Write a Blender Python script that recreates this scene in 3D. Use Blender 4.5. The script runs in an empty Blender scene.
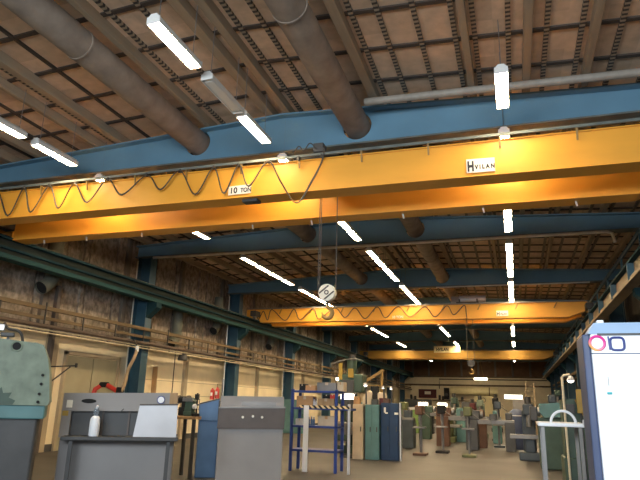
import bpy, bmesh, math, random
from mathutils import Vector, Matrix
from mathutils.geometry import tessellate_polygon

random.seed(4)
S = bpy.context.scene
COL = S.collection
UP = 1.6          # eye height above the hall floor; heights below are written relative to the eye

# ------------------------------------------------------------------ camera, world, light, exposure
yaw, pitch, roll, F = math.radians(18.3706), math.radians(15.5536), math.radians(1.5426), 582.66
fwd = Vector((-math.sin(yaw)*math.cos(pitch), math.cos(yaw)*math.cos(pitch), math.sin(pitch)))
rt0 = Vector((math.cos(yaw), math.sin(yaw), 0))
up0 = rt0.cross(fwd)
rt = math.cos(roll)*rt0 + math.sin(roll)*up0
upv = rt.cross(fwd)
cd = bpy.data.cameras.new('camera')
cam = bpy.data.objects.new('camera', cd); COL.objects.link(cam)
cd.sensor_width = 36.0
cd.lens = 36.0*F/640.0
cd.clip_start, cd.clip_end = 0.05, 300
m = Matrix((rt, upv, -fwd)).transposed().to_4x4()
m.translation = Vector((0, 0, UP))
cam.matrix_world = m
S.camera = cam

S.view_settings.view_transform = 'Standard'
S.view_settings.look = 'None'
S.view_settings.gamma = 1.0
S.view_settings.use_curve_mapping = False
S.view_settings.exposure = 0.0

w = bpy.data.worlds.new('world'); S.world = w; w.use_nodes = True
bg = w.node_tree.nodes['Background']
bg.inputs['Color'].default_value = (0.62, 0.78, 1.0, 1)
bg.inputs['Strength'].default_value = 0.8

DAY = 1350.0
ld = bpy.data.lights.new('daylight_gate', 'AREA')
ld.shape = 'RECTANGLE'; ld.size = 9.0; ld.size_y = 2.3
ld.energy = DAY; ld.color = (0.84, 0.93, 1.0)
lo = bpy.data.objects.new('daylight_gate', ld); COL.objects.link(lo)
lo.location = (-1.5, -4.2, 4.3)
lo.rotation_euler = (math.radians(92), 0, 0)      # shines into the hall through the open gate, slightly upward
TUBE = 112.0

# ------------------------------------------------------------------ materials
def mat(name, col, rough=0.6, metal=0.0, var=0.15, scale=3.0, stretch=(1, 1, 1), bump=0.0, dirt=None, dirt_amt=0.0, spec=0.4):
    M = bpy.data.materials.new(name); M.use_nodes = True
    nt = M.node_tree; b = nt.nodes['Principled BSDF']
    b.inputs['Roughness'].default_value = rough
    b.inputs['Metallic'].default_value = metal
    b.inputs['Specular IOR Level'].default_value = spec
    tc = nt.nodes.new('ShaderNodeTexCoord')
    mp = nt.nodes.new('ShaderNodeMapping'); mp.inputs['Scale'].default_value = stretch
    nt.links.new(tc.outputs['Object'], mp.inputs['Vector'])
    n = nt.nodes.new('ShaderNodeTexNoise'); n.inputs['Scale'].default_value = scale; n.inputs['Detail'].default_value = 6
    nt.links.new(mp.outputs['Vector'], n.inputs['Vector'])
    r = nt.nodes.new('ShaderNodeValToRGB')
    d = dirt if dirt else tuple(c*(1-var) for c in col)
    hi = tuple(min(1, c*(1+var)) for c in col)
    r.color_ramp.elements[0].position = 0.3 + dirt_amt*0.2; r.color_ramp.elements[0].color = (*d, 1)
    r.color_ramp.elements[1].position = 0.68; r.color_ramp.elements[1].color = (*hi, 1)
    nt.links.new(n.outputs['Fac'], r.inputs['Fac'])
    nt.links.new(r.outputs['Color'], b.inputs['Base Color'])
    if bump:
        bp = nt.nodes.new('ShaderNodeBump'); bp.inputs['Strength'].default_value = bump; bp.inputs['Distance'].default_value = 0.02
        nt.links.new(n.outputs['Fac'], bp.inputs['Height']); nt.links.new(bp.outputs['Normal'], b.inputs['Normal'])
    return M

def emis(name, col, strength):
    M = bpy.data.materials.new(name); M.use_nodes = True
    nt = M.node_tree; b = nt.nodes['Principled BSDF']
    b.inputs['Base Color'].default_value = (0.9, 0.9, 0.88, 1)
    b.inputs['Emission Color'].default_value = (*col, 1)
    b.inputs['Emission Strength'].default_value = strength
    return M

def board_mat():
    M = mat('wood_wool_board', (0.62, 0.455, 0.315), 0.9, var=0.12, scale=5)
    nt = M.node_tree; b = nt.nodes['Principled BSDF']
    tc = nt.nodes.new('ShaderNodeTexCoord')
    dv = nt.nodes.new('ShaderNodeVectorMath'); dv.operation = 'DIVIDE'; dv.inputs[1].default_value = (0.56, 1.04, 50)
    fl = nt.nodes.new('ShaderNodeVectorMath'); fl.operation = 'FLOOR'
    wn = nt.nodes.new('ShaderNodeTexWhiteNoise'); wn.noise_dimensions = '2D'
    nt.links.new(tc.outputs['Object'], dv.inputs[0]); nt.links.new(dv.outputs[0], fl.inputs[0]); nt.links.new(fl.outputs[0], wn.inputs['Vector'])
    mr = nt.nodes.new('ShaderNodeMapRange'); mr.inputs['To Min'].default_value = 0.85; mr.inputs['To Max'].default_value = 1.08
    nt.links.new(wn.outputs['Value'], mr.inputs['Value'])
    mx = nt.nodes.new('ShaderNodeVectorMath'); mx.operation = 'SCALE'
    src = b.inputs['Base Color'].links[0].from_socket
    nt.links.new(src, mx.inputs[0]); nt.links.new(mr.outputs['Result'], mx.inputs['Scale'])
    nt.links.new(mx.outputs[0], b.inputs['Base Color'])
    return M

def striped(name, c1, c2, pitch, axis='Y', duty=0.5, shift=None):
    M = bpy.data.materials.new(name); M.use_nodes = True
    nt = M.node_tree; b = nt.nodes['Principled BSDF']; b.inputs['Roughness'].default_value = 0.7
    tc = nt.nodes.new('ShaderNodeTexCoord'); sp = nt.nodes.new('ShaderNodeSeparateXYZ')
    nt.links.new(tc.outputs['Object'], sp.inputs[0])
    src = sp.outputs[axis]
    if shift:
        ad = nt.nodes.new('ShaderNodeMath'); ad.operation = 'ADD'
        nt.links.new(src, ad.inputs[0]); nt.links.new(sp.outputs[shift], ad.inputs[1]); src = ad.outputs[0]
    mu = nt.nodes.new('ShaderNodeMath'); mu.operation = 'MULTIPLY'; mu.inputs[1].default_value = 1/pitch
    fr = nt.nodes.new('ShaderNodeMath'); fr.operation = 'FRACT'
    gt = nt.nodes.new('ShaderNodeMath'); gt.operation = 'GREATER_THAN'; gt.inputs[1].default_value = duty
    nt.links.new(src, mu.inputs[0]); nt.links.new(mu.outputs[0], fr.inputs[0]); nt.links.new(fr.outputs[0], gt.inputs[0])
    mx = nt.nodes.new('ShaderNodeMix'); mx.data_type = 'RGBA'
    mx.inputs['A'].default_value = (*c1, 1); mx.inputs['B'].default_value = (*c2, 1)
    nt.links.new(gt.outputs[0], mx.inputs['Factor']); nt.links.new(mx.outputs['Result'], b.inputs['Base Color'])
    return M

def glass_mat():
    M = bpy.data.materials.new('clear_plastic'); M.use_nodes = True
    b = M.node_tree.nodes['Principled BSDF']
    b.inputs['Base Color'].default_value = (0.8, 0.88, 0.95, 1); b.inputs['Roughness'].default_value = 0.12
    b.inputs['Transmission Weight'].default_value = 0.8; b.inputs['IOR'].default_value = 1.3
    return M

def ring_mat(name):
    # ring printed from pink at the top through orange to yellow at lower left, by its own height
    M = bpy.data.materials.new(name); M.use_nodes = True
    nt = M.node_tree; b = nt.nodes['Principled BSDF']; b.inputs['Roughness'].default_value = 0.4
    tc = nt.nodes.new('ShaderNodeTexCoord'); sp = nt.nodes.new('ShaderNodeSeparateXYZ')
    nt.links.new(tc.outputs['Generated'], sp.inputs[0])
    ad = nt.nodes.new('ShaderNodeMath'); ad.operation = 'MULTIPLY_ADD'; ad.inputs[1].default_value = 0.75
    nt.links.new(sp.outputs['X'], ad.inputs[0]); nt.links.new(sp.outputs['Z'], ad.inputs[2])
    r = nt.nodes.new('ShaderNodeValToRGB'); e = r.color_ramp.elements
    e[0].position = 0.3; e[0].color = (0.95, 0.5, 0.1, 1); e[1].position = 1.0; e[1].color = (0.75, 0.04, 0.3, 1)
    x = e.new(0.6); x.color = (0.95, 0.22, 0.3, 1)
    nt.links.new(ad.outputs[0], r.inputs['Fac']); nt.links.new(r.outputs['Color'], b.inputs['Base Color'])
    return M

MT = {
 'board': board_mat(),
 'batten': mat('dark_batten', (0.07, 0.052, 0.04), 0.85),
 'ladder': striped('slotted_strip', (0.045, 0.035, 0.03), (0.34, 0.27, 0.19), 0.105),
 'purlin': mat('purlin_wood', (0.34, 0.26, 0.175), 0.75, var=0.12, scale=3, stretch=(3, .3, 3)),
 'duct': mat('dusty_duct', (0.30, 0.245, 0.195), 0.65, var=0.15, scale=3, dirt=(0.22, 0.175, 0.14)),
 'pipe': mat('grey_pipe', (0.33, 0.29, 0.24), 0.5, var=0.12, scale=8),
 'conduit': mat('white_conduit', (0.62, 0.60, 0.55), 0.3, metal=0.3),
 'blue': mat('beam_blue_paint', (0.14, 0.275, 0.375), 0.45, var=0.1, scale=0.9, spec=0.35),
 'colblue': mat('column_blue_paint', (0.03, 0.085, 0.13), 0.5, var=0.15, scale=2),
 'flange': mat('grey_green_flange', (0.13, 0.15, 0.14), 0.7, var=0.25, scale=3),  # duller and greyer than the blue of the beam web
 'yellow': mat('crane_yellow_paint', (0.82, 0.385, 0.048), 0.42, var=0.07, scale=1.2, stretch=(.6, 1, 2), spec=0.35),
 'darkyellow': mat('dark_crane_yellow', (0.42, 0.23, 0.035), 0.55, var=0.25, scale=1.0, stretch=(.6, 1, 3)),  # darker copy of the crane yellow that tones the farthest crane down
 'steel': mat('dark_steel', (0.06, 0.058, 0.055), 0.5, metal=0.3),
 'midsteel': mat('mid_steel', (0.22, 0.21, 0.2), 0.45, metal=0.5),
 'cable': mat('black_cable', (0.06, 0.05, 0.04), 0.6),
 'rope': mat('wire_rope', (0.12, 0.11, 0.1), 0.5, metal=0.3),
 'plate': mat('sign_plate', (0.85, 0.80, 0.68), 0.5, var=0.04),
 'ink': mat('black_ink', (0.03, 0.025, 0.03), 0.6),
 'runway': mat('runway_green_paint', (0.014, 0.042, 0.052), 0.85, spec=0.12, var=0.2, scale=2, stretch=(1, .2, 1)),
 'runweb': mat('runway_web_dirt', (0.03, 0.036, 0.03), 0.9, spec=0.1, var=0.3, scale=2.5, stretch=(1, .25, 2)),
 'runlip': mat('runway_lip_teal', (0.028, 0.075, 0.075), 0.85, spec=0.12, var=0.15, scale=2, stretch=(1, .2, 1)),  # bottom flange and lip, paler teal than the top flange
 'tan': mat('tan_steel', (0.24, 0.18, 0.115), 0.6, var=0.15, scale=2),  # tan tone for web and bottom flange of one runway girder
 'concrete': mat('dirty_concrete', (0.38, 0.32, 0.26), 0.9, var=0.15, scale=7, stretch=(1, 1.1, .8), bump=.4, dirt=(0.18, 0.148, 0.115), dirt_amt=.25),
 'rib': mat('wall_rib', (0.16, 0.135, 0.11), 0.85, var=0.25, scale=3, stretch=(1, 1, .3)),
 'cream': mat('cream_paint', (0.90, 0.77, 0.53), 0.7, var=0.06, scale=1.5),
 'band': mat('faded_band', (0.42, 0.34, 0.23), 0.8, var=0.12, scale=2),
 'creamroll': mat('cream_sheet', (0.88, 0.75, 0.42), 0.5, var=0.05),
 'doorb': mat('beige_door', (0.36, 0.325, 0.215), 0.6, var=0.08, scale=1.5),
 'floor': mat('oily_concrete', (0.055, 0.05, 0.045), 0.55, var=0.3, scale=.9),
 'darkwall': mat('dark_cladding', (0.05, 0.04, 0.032), 0.85, var=0.3, scale=2, stretch=(1, 1, .3)),
 'brownwall': mat('brown_cladding', (0.16, 0.085, 0.045), 0.8, var=0.2, scale=1.5),
 'ledge': mat('ledge_brown', (0.16, 0.115, 0.065), 0.75, spec=0.15, var=0.2, scale=3, stretch=(1, .3, 1)),
 'brownpipe': mat('brown_pipe', (0.075, 0.05, 0.035), 0.5),
 'creampipe': mat('cream_pipe', (0.72, 0.62, 0.42), 0.35),
 'greenduct': mat('green_grey_duct', (0.15, 0.155, 0.12), 0.6, var=0.2),
 'black': mat('black_void', (0.012, 0.012, 0.012), 0.8),
 'green': mat('machine_green', (0.19, 0.24, 0.175), 0.5, var=0.14, scale=5, dirt=(0.13, 0.165, 0.12)),
 'teal': mat('machine_teal', (0.10, 0.21, 0.21), 0.5, var=0.15),
 'dgreen': mat('machine_dark_green', (0.05, 0.085, 0.06), 0.5, var=0.2),
 'grass': mat('cabinet_green', (0.17, 0.27, 0.08), 0.5),
 'grey': mat('machine_grey', (0.28, 0.265, 0.255), 0.5, var=0.06, scale=2),
 'lgrey': mat('light_grey_sheet', (0.62, 0.62, 0.64), 0.3, metal=0.2, var=0.05),
 'dgrey': mat('dark_grey', (0.065, 0.065, 0.065), 0.5),
 'dbrown': mat('dark_brown_panel', (0.10, 0.08, 0.07), 0.5),
 'woodp': mat('wood_panel', (0.38, 0.24, 0.12), 0.6, var=.2, stretch=(6, 1, 1)),
 'mblue': mat('machine_blue', (0.07, 0.16, 0.33), 0.4),
 'rackblue': mat('rack_blue', (0.025, 0.055, 0.24), 0.4),
 'navy': mat('navy_panel', (0.012, 0.035, 0.085), 0.45),
 'red': mat('red_paint', (0.55, 0.045, 0.03), 0.4),
 'maroon': mat('maroon_board', (0.09, 0.015, 0.015), 0.6),
 'white': mat('white_paint', (0.88, 0.90, 0.93), 0.45, var=0.02),
 'bluewhite': mat('daylit_blue_fascia', (0.40, 0.56, 0.78), 0.45, var=0.05),  # blue cast of the daylight put into the fascia colour
 'bluegrey': mat('blue_grey_edge', (0.06, 0.08, 0.15), 0.45),
 'card': mat('cardboard', (0.46, 0.27, 0.13), 0.8, var=.1),
 'beige': mat('beige_box', (0.55, 0.45, 0.32), 0.7),
 'hose': mat('tan_hose', (0.44, 0.32, 0.19), 0.6),
 'yguard': mat('yellow_guard', (0.40, 0.26, 0.04), 0.5),
 'ochre': mat('ochre_jib', (0.30, 0.18, 0.05), 0.55),
 'hazard': striped('hazard_tape', (0.03, 0.03, 0.03), (0.85, 0.66, 0.33), 0.14, 'X', 0.5, 'Z'),
 'clear': glass_mat(),
 'ring': ring_mat('printed_ring'),
 'inkblue': mat('navy_print', (0.04, 0.055, 0.2), 0.4),
 'turq': mat('turquoise_print', (0.05, 0.4, 0.42), 0.4),
 'housing': mat('lamp_housing', (0.75, 0.74, 0.70), 0.4, var=0.04),
 'unlit': mat('unlit_tube', (0.80, 0.78, 0.72), 0.3, var=0.03),
 'tube': emis('lit_tube', (1.0, 0.77, 0.47), TUBE),
 'task': emis('task_light_glow', (1.0, 0.84, 0.58), 12.0),
 'workglow': emis('work_lamp_glow', (1.0, 0.93, 0.82), 5.0),
 'winglow': emis('window_daylight', (1.0, 0.93, 0.72), 3.0),
}

# ------------------------------------------------------------------ mesh helpers
class MB:
    def __init__(s): s.v = []; s.f = []
    def add(s, vs, fs):
        o = len(s.v); s.v += [tuple(v) for v in vs]; s.f += [tuple(i+o for i in f) for f in fs]; return s
    def box(s, x0, x1, y0, y1, z0, z1):
        v = [(x, y, z) for z in (z0, z1) for y in (y0, y1) for x in (x0, x1)]
        return s.add(v, [(0, 2, 3, 1), (4, 5, 7, 6), (0, 1, 5, 4), (2, 6, 7, 3), (0, 4, 6, 2), (1, 3, 7, 5)])
    def bbox(s, x0, x1, y0, y1, z0, z1, b=0.01):
        bm = bmesh.new(); bmesh.ops.create_cube(bm, size=1)
        for v in bm.verts:
            v.co = Vector(((x0+x1)/2+v.co.x*(x1-x0), (y0+y1)/2+v.co.y*(y1-y0), (z0+z1)/2+v.co.z*(z1-z0)))
        bmesh.ops.bevel(bm, geom=list(bm.edges), offset=b, segments=2, profile=.5, affect='EDGES')
        bm.verts.index_update()
        s.add([v.co for v in bm.verts], [[v.index for v in f.verts] for f in bm.faces]); bm.free(); return s
    def prism(s, pts, axis, a, b):
        """pts: 2-D outline; axis 'X','Y','Z' is the extrusion axis from a to b."""
        def mk(p, t):
            return {'X': (t, p[0], p[1]), 'Y': (p[0], t, p[1]), 'Z': (p[0], p[1], t)}[axis]
        n = len(pts)
        vs = [mk(p, a) for p in pts]+[mk(p, b) for p in pts]
        tri = tessellate_polygon([[Vector((p[0], p[1], 0)) for p in pts]])
        fs = [tuple(t) for t in tri]+[tuple(i+n for i in reversed(t)) for t in tri]
        fs += [(i, (i+1) % n, (i+1) % n+n, i+n) for i in range(n)]
        return s.add(vs, fs)
    def holed(s, loops, axis, a, b):
        def mk(p, t):
            return {'X': (t, p[0], p[1]), 'Y': (p[0], t, p[1]), 'Z': (p[0], p[1], t)}[axis]
        flat = [p for l in loops for p in l]; n = len(flat)
        tri = tessellate_polygon([[Vector((p[0], p[1], 0)) for p in l] for l in loops])
        vs = [mk(p, a) for p in flat]+[mk(p, b) for p in flat]
        fs = [tuple(t) for t in tri]+[tuple(i+n for i in reversed(t)) for t in tri]
        o = 0
        for l in loops:
            k = len(l); fs += [(o+i, o+(i+1) % k, o+(i+1) % k+n, o+i+n) for i in range(k)]; o += k
        return s.add(vs, fs)
    def cyl(s, p, q, r, n=14, r2=None, cap=True):
        p, q = Vector(p), Vector(q); r2 = r if r2 is None else r2
        d = (q-p).normalized(); a = d.orthogonal().normalized(); b = d.cross(a)
        vs = [p+(a*math.cos(2*math.pi*i/n)+b*math.sin(2*math.pi*i/n))*r for i in range(n)]
        vs += [q+(a*math.cos(2*math.pi*i/n)+b*math.sin(2*math.pi*i/n))*r2 for i in range(n)]
        fs = [(i, (i+1) % n, (i+1) % n+n, i+n) for i in range(n)]
        if cap: fs += [tuple(reversed(range(n))), tuple(range(n, 2*n))]
        return s.add(vs, fs)
    def tube(s, pts, r, n=8, cap=True, radii=None):
        pts = [Vector(p) for p in pts]; vs = []; fs = []; a = None
        for i, p in enumerate(pts):
            d = (pts[min(i+1, len(pts)-1)]-pts[max(i-1, 0)]).normalized()
            a = d.orthogonal().normalized() if a is None else (a-d*a.dot(d)).normalized()
            b = d.cross(a); rr = radii[i] if radii else r
            vs += [p+(a*math.cos(2*math.pi*k/n)+b*math.sin(2*math.pi*k/n))*rr for k in range(n)]
        for i in range(len(pts)-1):
            fs += [(i*n+k, i*n+(k+1) % n, (i+1)*n+(k+1) % n, (i+1)*n+k) for k in range(n)]
        if cap: fs += [tuple(reversed(range(n))), tuple(range((len(pts)-1)*n, len(pts)*n))]
        return s.add(vs, fs)
    def bar(s, p, q, w, h):
        p, q = Vector(p), Vector(q); d = (q-p).normalized()
        u = Vector((0, 0, 1)) if abs(d.z) < .9 else Vector((0, 1, 0))
        a = d.cross(u).normalized(); b = a.cross(d)
        vs = [c+a*sx*w/2+b*sz*h/2 for c in (p, q) for sx, sz in ((-1, -1), (1, -1), (1, 1), (-1, 1))]
        return s.add(vs, [(3, 2, 1, 0), (4, 5, 6, 7), (0, 1, 5, 4), (1, 2, 6, 5), (2, 3, 7, 6), (3, 0, 4, 7)])
    def lathe(s, prof, c, n=20, axis='Z'):
        vs = []; fs = []
        for r, z in prof:
            for k in range(n):
                a = 2*math.pi*k/n; x, y = r*math.cos(a), r*math.sin(a)
                vs.append({'Z': (c[0]+x, c[1]+y, c[2]+z), 'Y': (c[0]+x, c[1]+z, c[2]+y), 'X': (c[0]+z, c[1]+x, c[2]+y)}[axis])
        for i in range(len(prof)-1):
            fs += [(i*n+k, i*n+(k+1) % n, (i+1)*n+(k+1) % n, (i+1)*n+k) for k in range(n)]
        return s.add(vs, fs)
    def torus(s, c, R, r, axis='Y', a0=0, a1=360, n=28, sq=0):
        pts = []; full = (a1-a0) >= 360
        for i in range(n+1):
            a = math.radians(a0+(a1-a0)*i/n); ca, sa = math.cos(a), math.sin(a)
            if sq:
                k = (abs(ca)**sq+abs(sa)**sq)**(-1/sq); ca *= k; sa *= k
            pts.append({'Y': (c[0]+R*ca, c[1], c[2]+R*sa), 'Z': (c[0]+R*ca, c[1]+R*sa, c[2]), 'X': (c[0], c[1]+R*ca, c[2]+R*sa)}[axis])
        return s.tube(pts, r, 8, cap=not full)
    def build(s, name, material, parent=None, smooth=False, base=None):
        o0 = parent['_base'] if parent is not None else (base or (0, 0, 0))
        me = bpy.data.meshes.new(name)
        me.from_pydata([(v[0]-o0[0], v[1]-o0[1], v[2]-o0[2]) for v in s.v], [], s.f)
        bm = bmesh.new(); bm.from_mesh(me); bmesh.ops.recalc_face_normals(bm, faces=list(bm.faces)); bm.to_mesh(me); bm.free()
        me.materials.append(MT[material])
        if smooth:
            for p in me.polygons: p.use_smooth = True
            try: me.set_sharp_from_angle(angle=math.radians(38))
            except Exception: pass
        o = bpy.data.objects.new(name, me); COL.objects.link(o)
        o['_base'] = list(o0)
        if parent is not None: o.parent = parent
        else: o.location = (o0[0], o0[1], o0[2]+UP)
        return o

def tag(o, label, cat, group=None, kind=None):
    o['label'] = label; o['category'] = cat
    if group: o['group'] = group
    if kind: o['kind'] = kind
    return o

def thing(name, base, label, cat, group=None, kind=None):
    o = bpy.data.objects.new(name, None); COL.objects.link(o)
    o.empty_display_size = .1
    o.location = (base[0], base[1], base[2]+UP); o['_base'] = list(base)
    return tag(o, label, cat, group, kind)

def turned(name, at, deg, label, cat, group=None):
    """a thing whose parts are written in its own frame (u right, w depth), turned about the vertical at its base"""
    t = thing(name, (at[0], at[1], 0), label, cat, group)
    t['_base'] = [0, 0, 0]; t.rotation_euler = (0, 0, math.radians(deg)); return t
def turn(at, deg, u, w_):
    c, q = math.cos(math.radians(deg)), math.sin(math.radians(deg)); return at[0]+u*c-w_*q, at[1]+u*q+w_*c

def struct(name, mb, material, smooth=False):
    o = mb.build(name, material, None, smooth); o['kind'] = 'structure'; return o

def lettering(name, text, size, material, parent, x, y, z, bold=0.0, sx=1.0):
    """letters standing upright, facing -Y, lower left corner at x, z"""
    cu = bpy.data.curves.new('letters', 'FONT'); cu.body = text; cu.size = size; cu.extrude = 0.004; cu.offset = bold
    t = bpy.data.objects.new('letters', cu); COL.objects.link(t)
    me0 = bpy.data.meshes.new_from_object(t.evaluated_get(bpy.context.evaluated_depsgraph_get()))
    mb = MB(); mb.add([(x+v.co.x*sx, y-v.co.z, z+v.co.y) for v in me0.vertices], [tuple(p.vertices) for p in me0.polygons])
    bpy.data.objects.remove(t); bpy.data.curves.remove(cu); bpy.data.meshes.remove(me0)
    return mb.build(name, material, parent)

def smoothpath(keys, n=10):
    """Catmull-Rom through points"""
    P = [Vector(k) for k in keys]; P = [P[0]*2-P[1]]+P+[P[-1]*2-P[-2]]; out = []
    for i in range(1, len(P)-2):
        for k in range(n):
            t = k/n
            out.append(.5*((2*P[i])+(-P[i-1]+P[i+1])*t+(2*P[i-1]-5*P[i]+4*P[i+1]-P[i+2])*t*t+(-P[i-1]+3*P[i]-3*P[i+1]+P[i+2])*t**3))
    out.append(P[-2]); return out

ORD = ['first', 'second', 'third', 'fourth', 'fifth', 'sixth', 'seventh', 'eighth', 'ninth', 'tenth', 'eleventh', 'twelfth', 'thirteenth',
       'fourteenth', 'fifteenth', 'sixteenth', 'seventeenth', 'eighteenth', 'nineteenth', 'twentieth']
def ordn(i):
    if i < 20: return ORD[i]
    tens = {2: 'twenty', 3: 'thirty', 4: 'forty', 5: 'fifty'}
    n = i+1
    if n % 10 == 0: return {3: 'thirtieth', 4: 'fortieth', 5: 'fiftieth'}[n//10]
    return tens[n//10]+'-'+ORD[n % 10-1]

# ------------------------------------------------------------------ hall dimensions (metres, eye at 0,0,0)
XL, XR = -13.2, 4.55
RIDGE = -4.35
Y0, Y1 = -4.0, 75.4
FL = -UP
def roofz(x, z0): return z0-0.05*abs(x-RIDGE)
BEAMS = [10.35+7.5*k for k in range(-1, 9)]

# ------------------------------------------------------------------ room shell
struct('floor', MB().box(XL-.3, XR+.3, Y0-.3, Y1+.3, FL-.2, FL), 'floor')
zc = 6.1
struct('ceiling', MB().prism([(XL-.2, roofz(XL-.2, zc)), (RIDGE, zc), (XR+.2, roofz(XR+.2, zc)), (XR+.2, roofz(XR+.2, zc)+.15), (RIDGE, zc+.15), (XL-.2, roofz(XL-.2, zc)+.15)], 'Y', Y0-.2, Y1+.2), 'board')

# ceiling battens: cross battens, plain long battens, slotted long strips
mb = MB()
y = 7.68-16*1.04
while y < Y1:
    for xa, xb in ((XL, RIDGE), (RIDGE, XR)):
        za, zb = roofz(xa, zc), roofz(xb, zc)
        mb.prism([(xa, za-.03), (xb, zb-.03), (xb, zb+.01), (xa, za+.01)], 'Y', y-.045, y+.045)
    y += 1.04
struct('trim_1', mb, 'batten')
mb = MB()
for x in (-12.4, -11.95, -11.2, -10.35, -9.86, -7.86, -7.3, -6.85, -3.05):
    z = roofz(x, zc); mb.box(x-.03, x+.03, Y0, Y1, z-.045, z+.01)
struct('trim_2', mb, 'batten')
mb = MB()
for x in (-8.75, -5.9, -5.35, -4.05, -3.62, -2.13, -1.71, -1.16, -.60, -.29, .23, .81, 1.33, 1.9, 2.45, 3.0, 3.6, 4.15):
    z = roofz(x, zc); mb.box(x-.04, x+.04, Y0, Y1, z-.05, z+.01)
struct('trim_3', mb, 'ladder')
# long purlins lying on the roof beams
for k, (x, wd) in enumerate(((-12.7, .14), (-11.6, .16), (-10.75, .14), (-9.06, .11), (-8.43, .17), (-6.12, .12), (-4.66, .18), (-4.27, .15), (-2.32, .17), (-.44, .12), (.52, .13), (1.5, .12), (2.75, .13), (3.85, .13))):
    z = roofz(x, zc)
    struct('trim_%d' % (k+4), MB().bbox(x-wd/2, x+wd/2, Y0, Y1, z-.21, z-.005, .012), 'purlin')

# wall on the cream side: cream lower part, dirty concrete panels with recessed joints above
mb = MB().box(XL-.3, XL, Y0, Y1, FL, 1.78)
struct('wall_left', mb, 'cream')
mb = MB().box(XL-.3, XL-.08, Y0, Y1, 1.78, 5.8)
yy = Y0
edges = []
random.seed(11)
while yy < Y1:
    wd = random.choice((1.15, 1.0, 1.3, .85)); edges.append((yy, min(yy+wd, Y1))); yy += wd+random.choice((.05, .12, .05))
for a, b in edges: mb.box(XL-.1, XL, a, b, 1.78, 5.75)
struct('wall_left_upper', mb, 'concrete')
mb = MB()
for k in range(16):
    y = 13.75+k*3.72
    mb.bbox(XL-.02, XL+.12, y-.11, y+.11, 1.9, 5.6, .01)
struct('trim_18', mb, 'rib')
mb = MB()
for k in range(16):
    y = 15.2+k*3.72; mb.bbox(XL-.02, XL+.08, y, y+.16, 1.9, 5.6, .01)
struct('trim_24', mb, 'concrete')
mb = MB()
for y, wd, zt in ((14.35, .42, 1.75), (22.1, .26, 1.9), (29.5, .24, 2.0), (36.8, .25, 2.0), (44.5, .25, 2.0), (52, .25, 2.0)):
    mb.bbox(XL-.01, XL+.12, y-wd/2, y+wd/2, FL, zt, .01)
struct('trim_19', mb, 'band')
mb = MB()
for z in (.65, .1, -.45):
    mb.box(XL-.01, XL+.006, 18.5, 75, z, z+.02)
struct('trim_20', mb, 'band')
struct('baseboard_left', MB().box(XL, XL+.03, Y0, Y1, FL, FL+.2), 'dgrey')
# double door in the cream wall
struct('door_1', MB().box(XL-.02, XL+.05, 15.06, 16.27, FL, 1.2).box(XL-.02, XL+.05, 16.31, 17.52, FL, 1.2), 'doorb')
d1 = bpy.data.objects['door_1']
fr = MB().box(XL, XL+.1, 14.95, 15.05, FL, 1.32).box(XL, XL+.1, 17.53, 17.63, FL, 1.32).box(XL, XL+.1, 14.95, 17.63, 1.22, 1.34).build('door_frame', 'band', d1)
MB().bbox(XL+.05, XL+.1, 16.2, 16.24, -.7, -.45, .008).build('door_handle', 'steel', d1)

struct('wall_right', MB().box(XR, XR+.3, Y0, Y1, FL, 5.9), 'darkwall')
mb = MB()
for k in range(20): mb.bbox(XR-.1, XR+.02, Y0+1.5+k*4.1, Y0+1.7+k*4.1, FL, 5.6, .01)
struct('trim_21', mb, 'rib')
struct('wall_far', MB().box(XL, XR, Y1, Y1+.3, FL, 3.55), 'cream')
struct('wall_far_upper', MB().box(XL, XR, Y1-.04, Y1+.3, 3.55, 6.0), 'brownwall')
mb = MB()
for k in range(9): mb.bbox(XL+.9+k*2.0, XL+1.15+k*2.0, Y1-.14, Y1-.03, 3.5, 6.0, .02)
struct('trim_22', mb, 'rib')
struct('trim_23', MB().bbox(XL, XR, Y1-.12, Y1+.02, 2.35, 2.55, .02).bbox(XL, XR, Y1-.12, Y1+.02, 3.38, 3.6, .02), 'ledge')
# wall behind the camera with the open gate
struct('wall_back', MB().box(XL, -6.2, Y0-.3, Y0, FL, 5.9).box(3.2, XR, Y0-.3, Y0, FL, 5.9).box(-6.2, 3.2, Y0-.3, Y0, 3.95, 6.1), 'darkwall')
# lit window in the far wall near the ladder
struct('window_1', MB().box(-1.3, .75, Y1-.03, Y1+.02, .95, 1.45), 'winglow')
wf = bpy.data.objects['window_1']
MB().box(-1.38, -1.3, Y1-.06, Y1+.02, .87, 1.53).box(.75, .83, Y1-.06, Y1+.02, .87, 1.53).box(-1.38, .83, Y1-.06, Y1+.02, 1.45, 1.53).box(-1.38, .83, Y1-.06, Y1+.02, .87, .95).build('window_frame', 'beige', wf)

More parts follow.
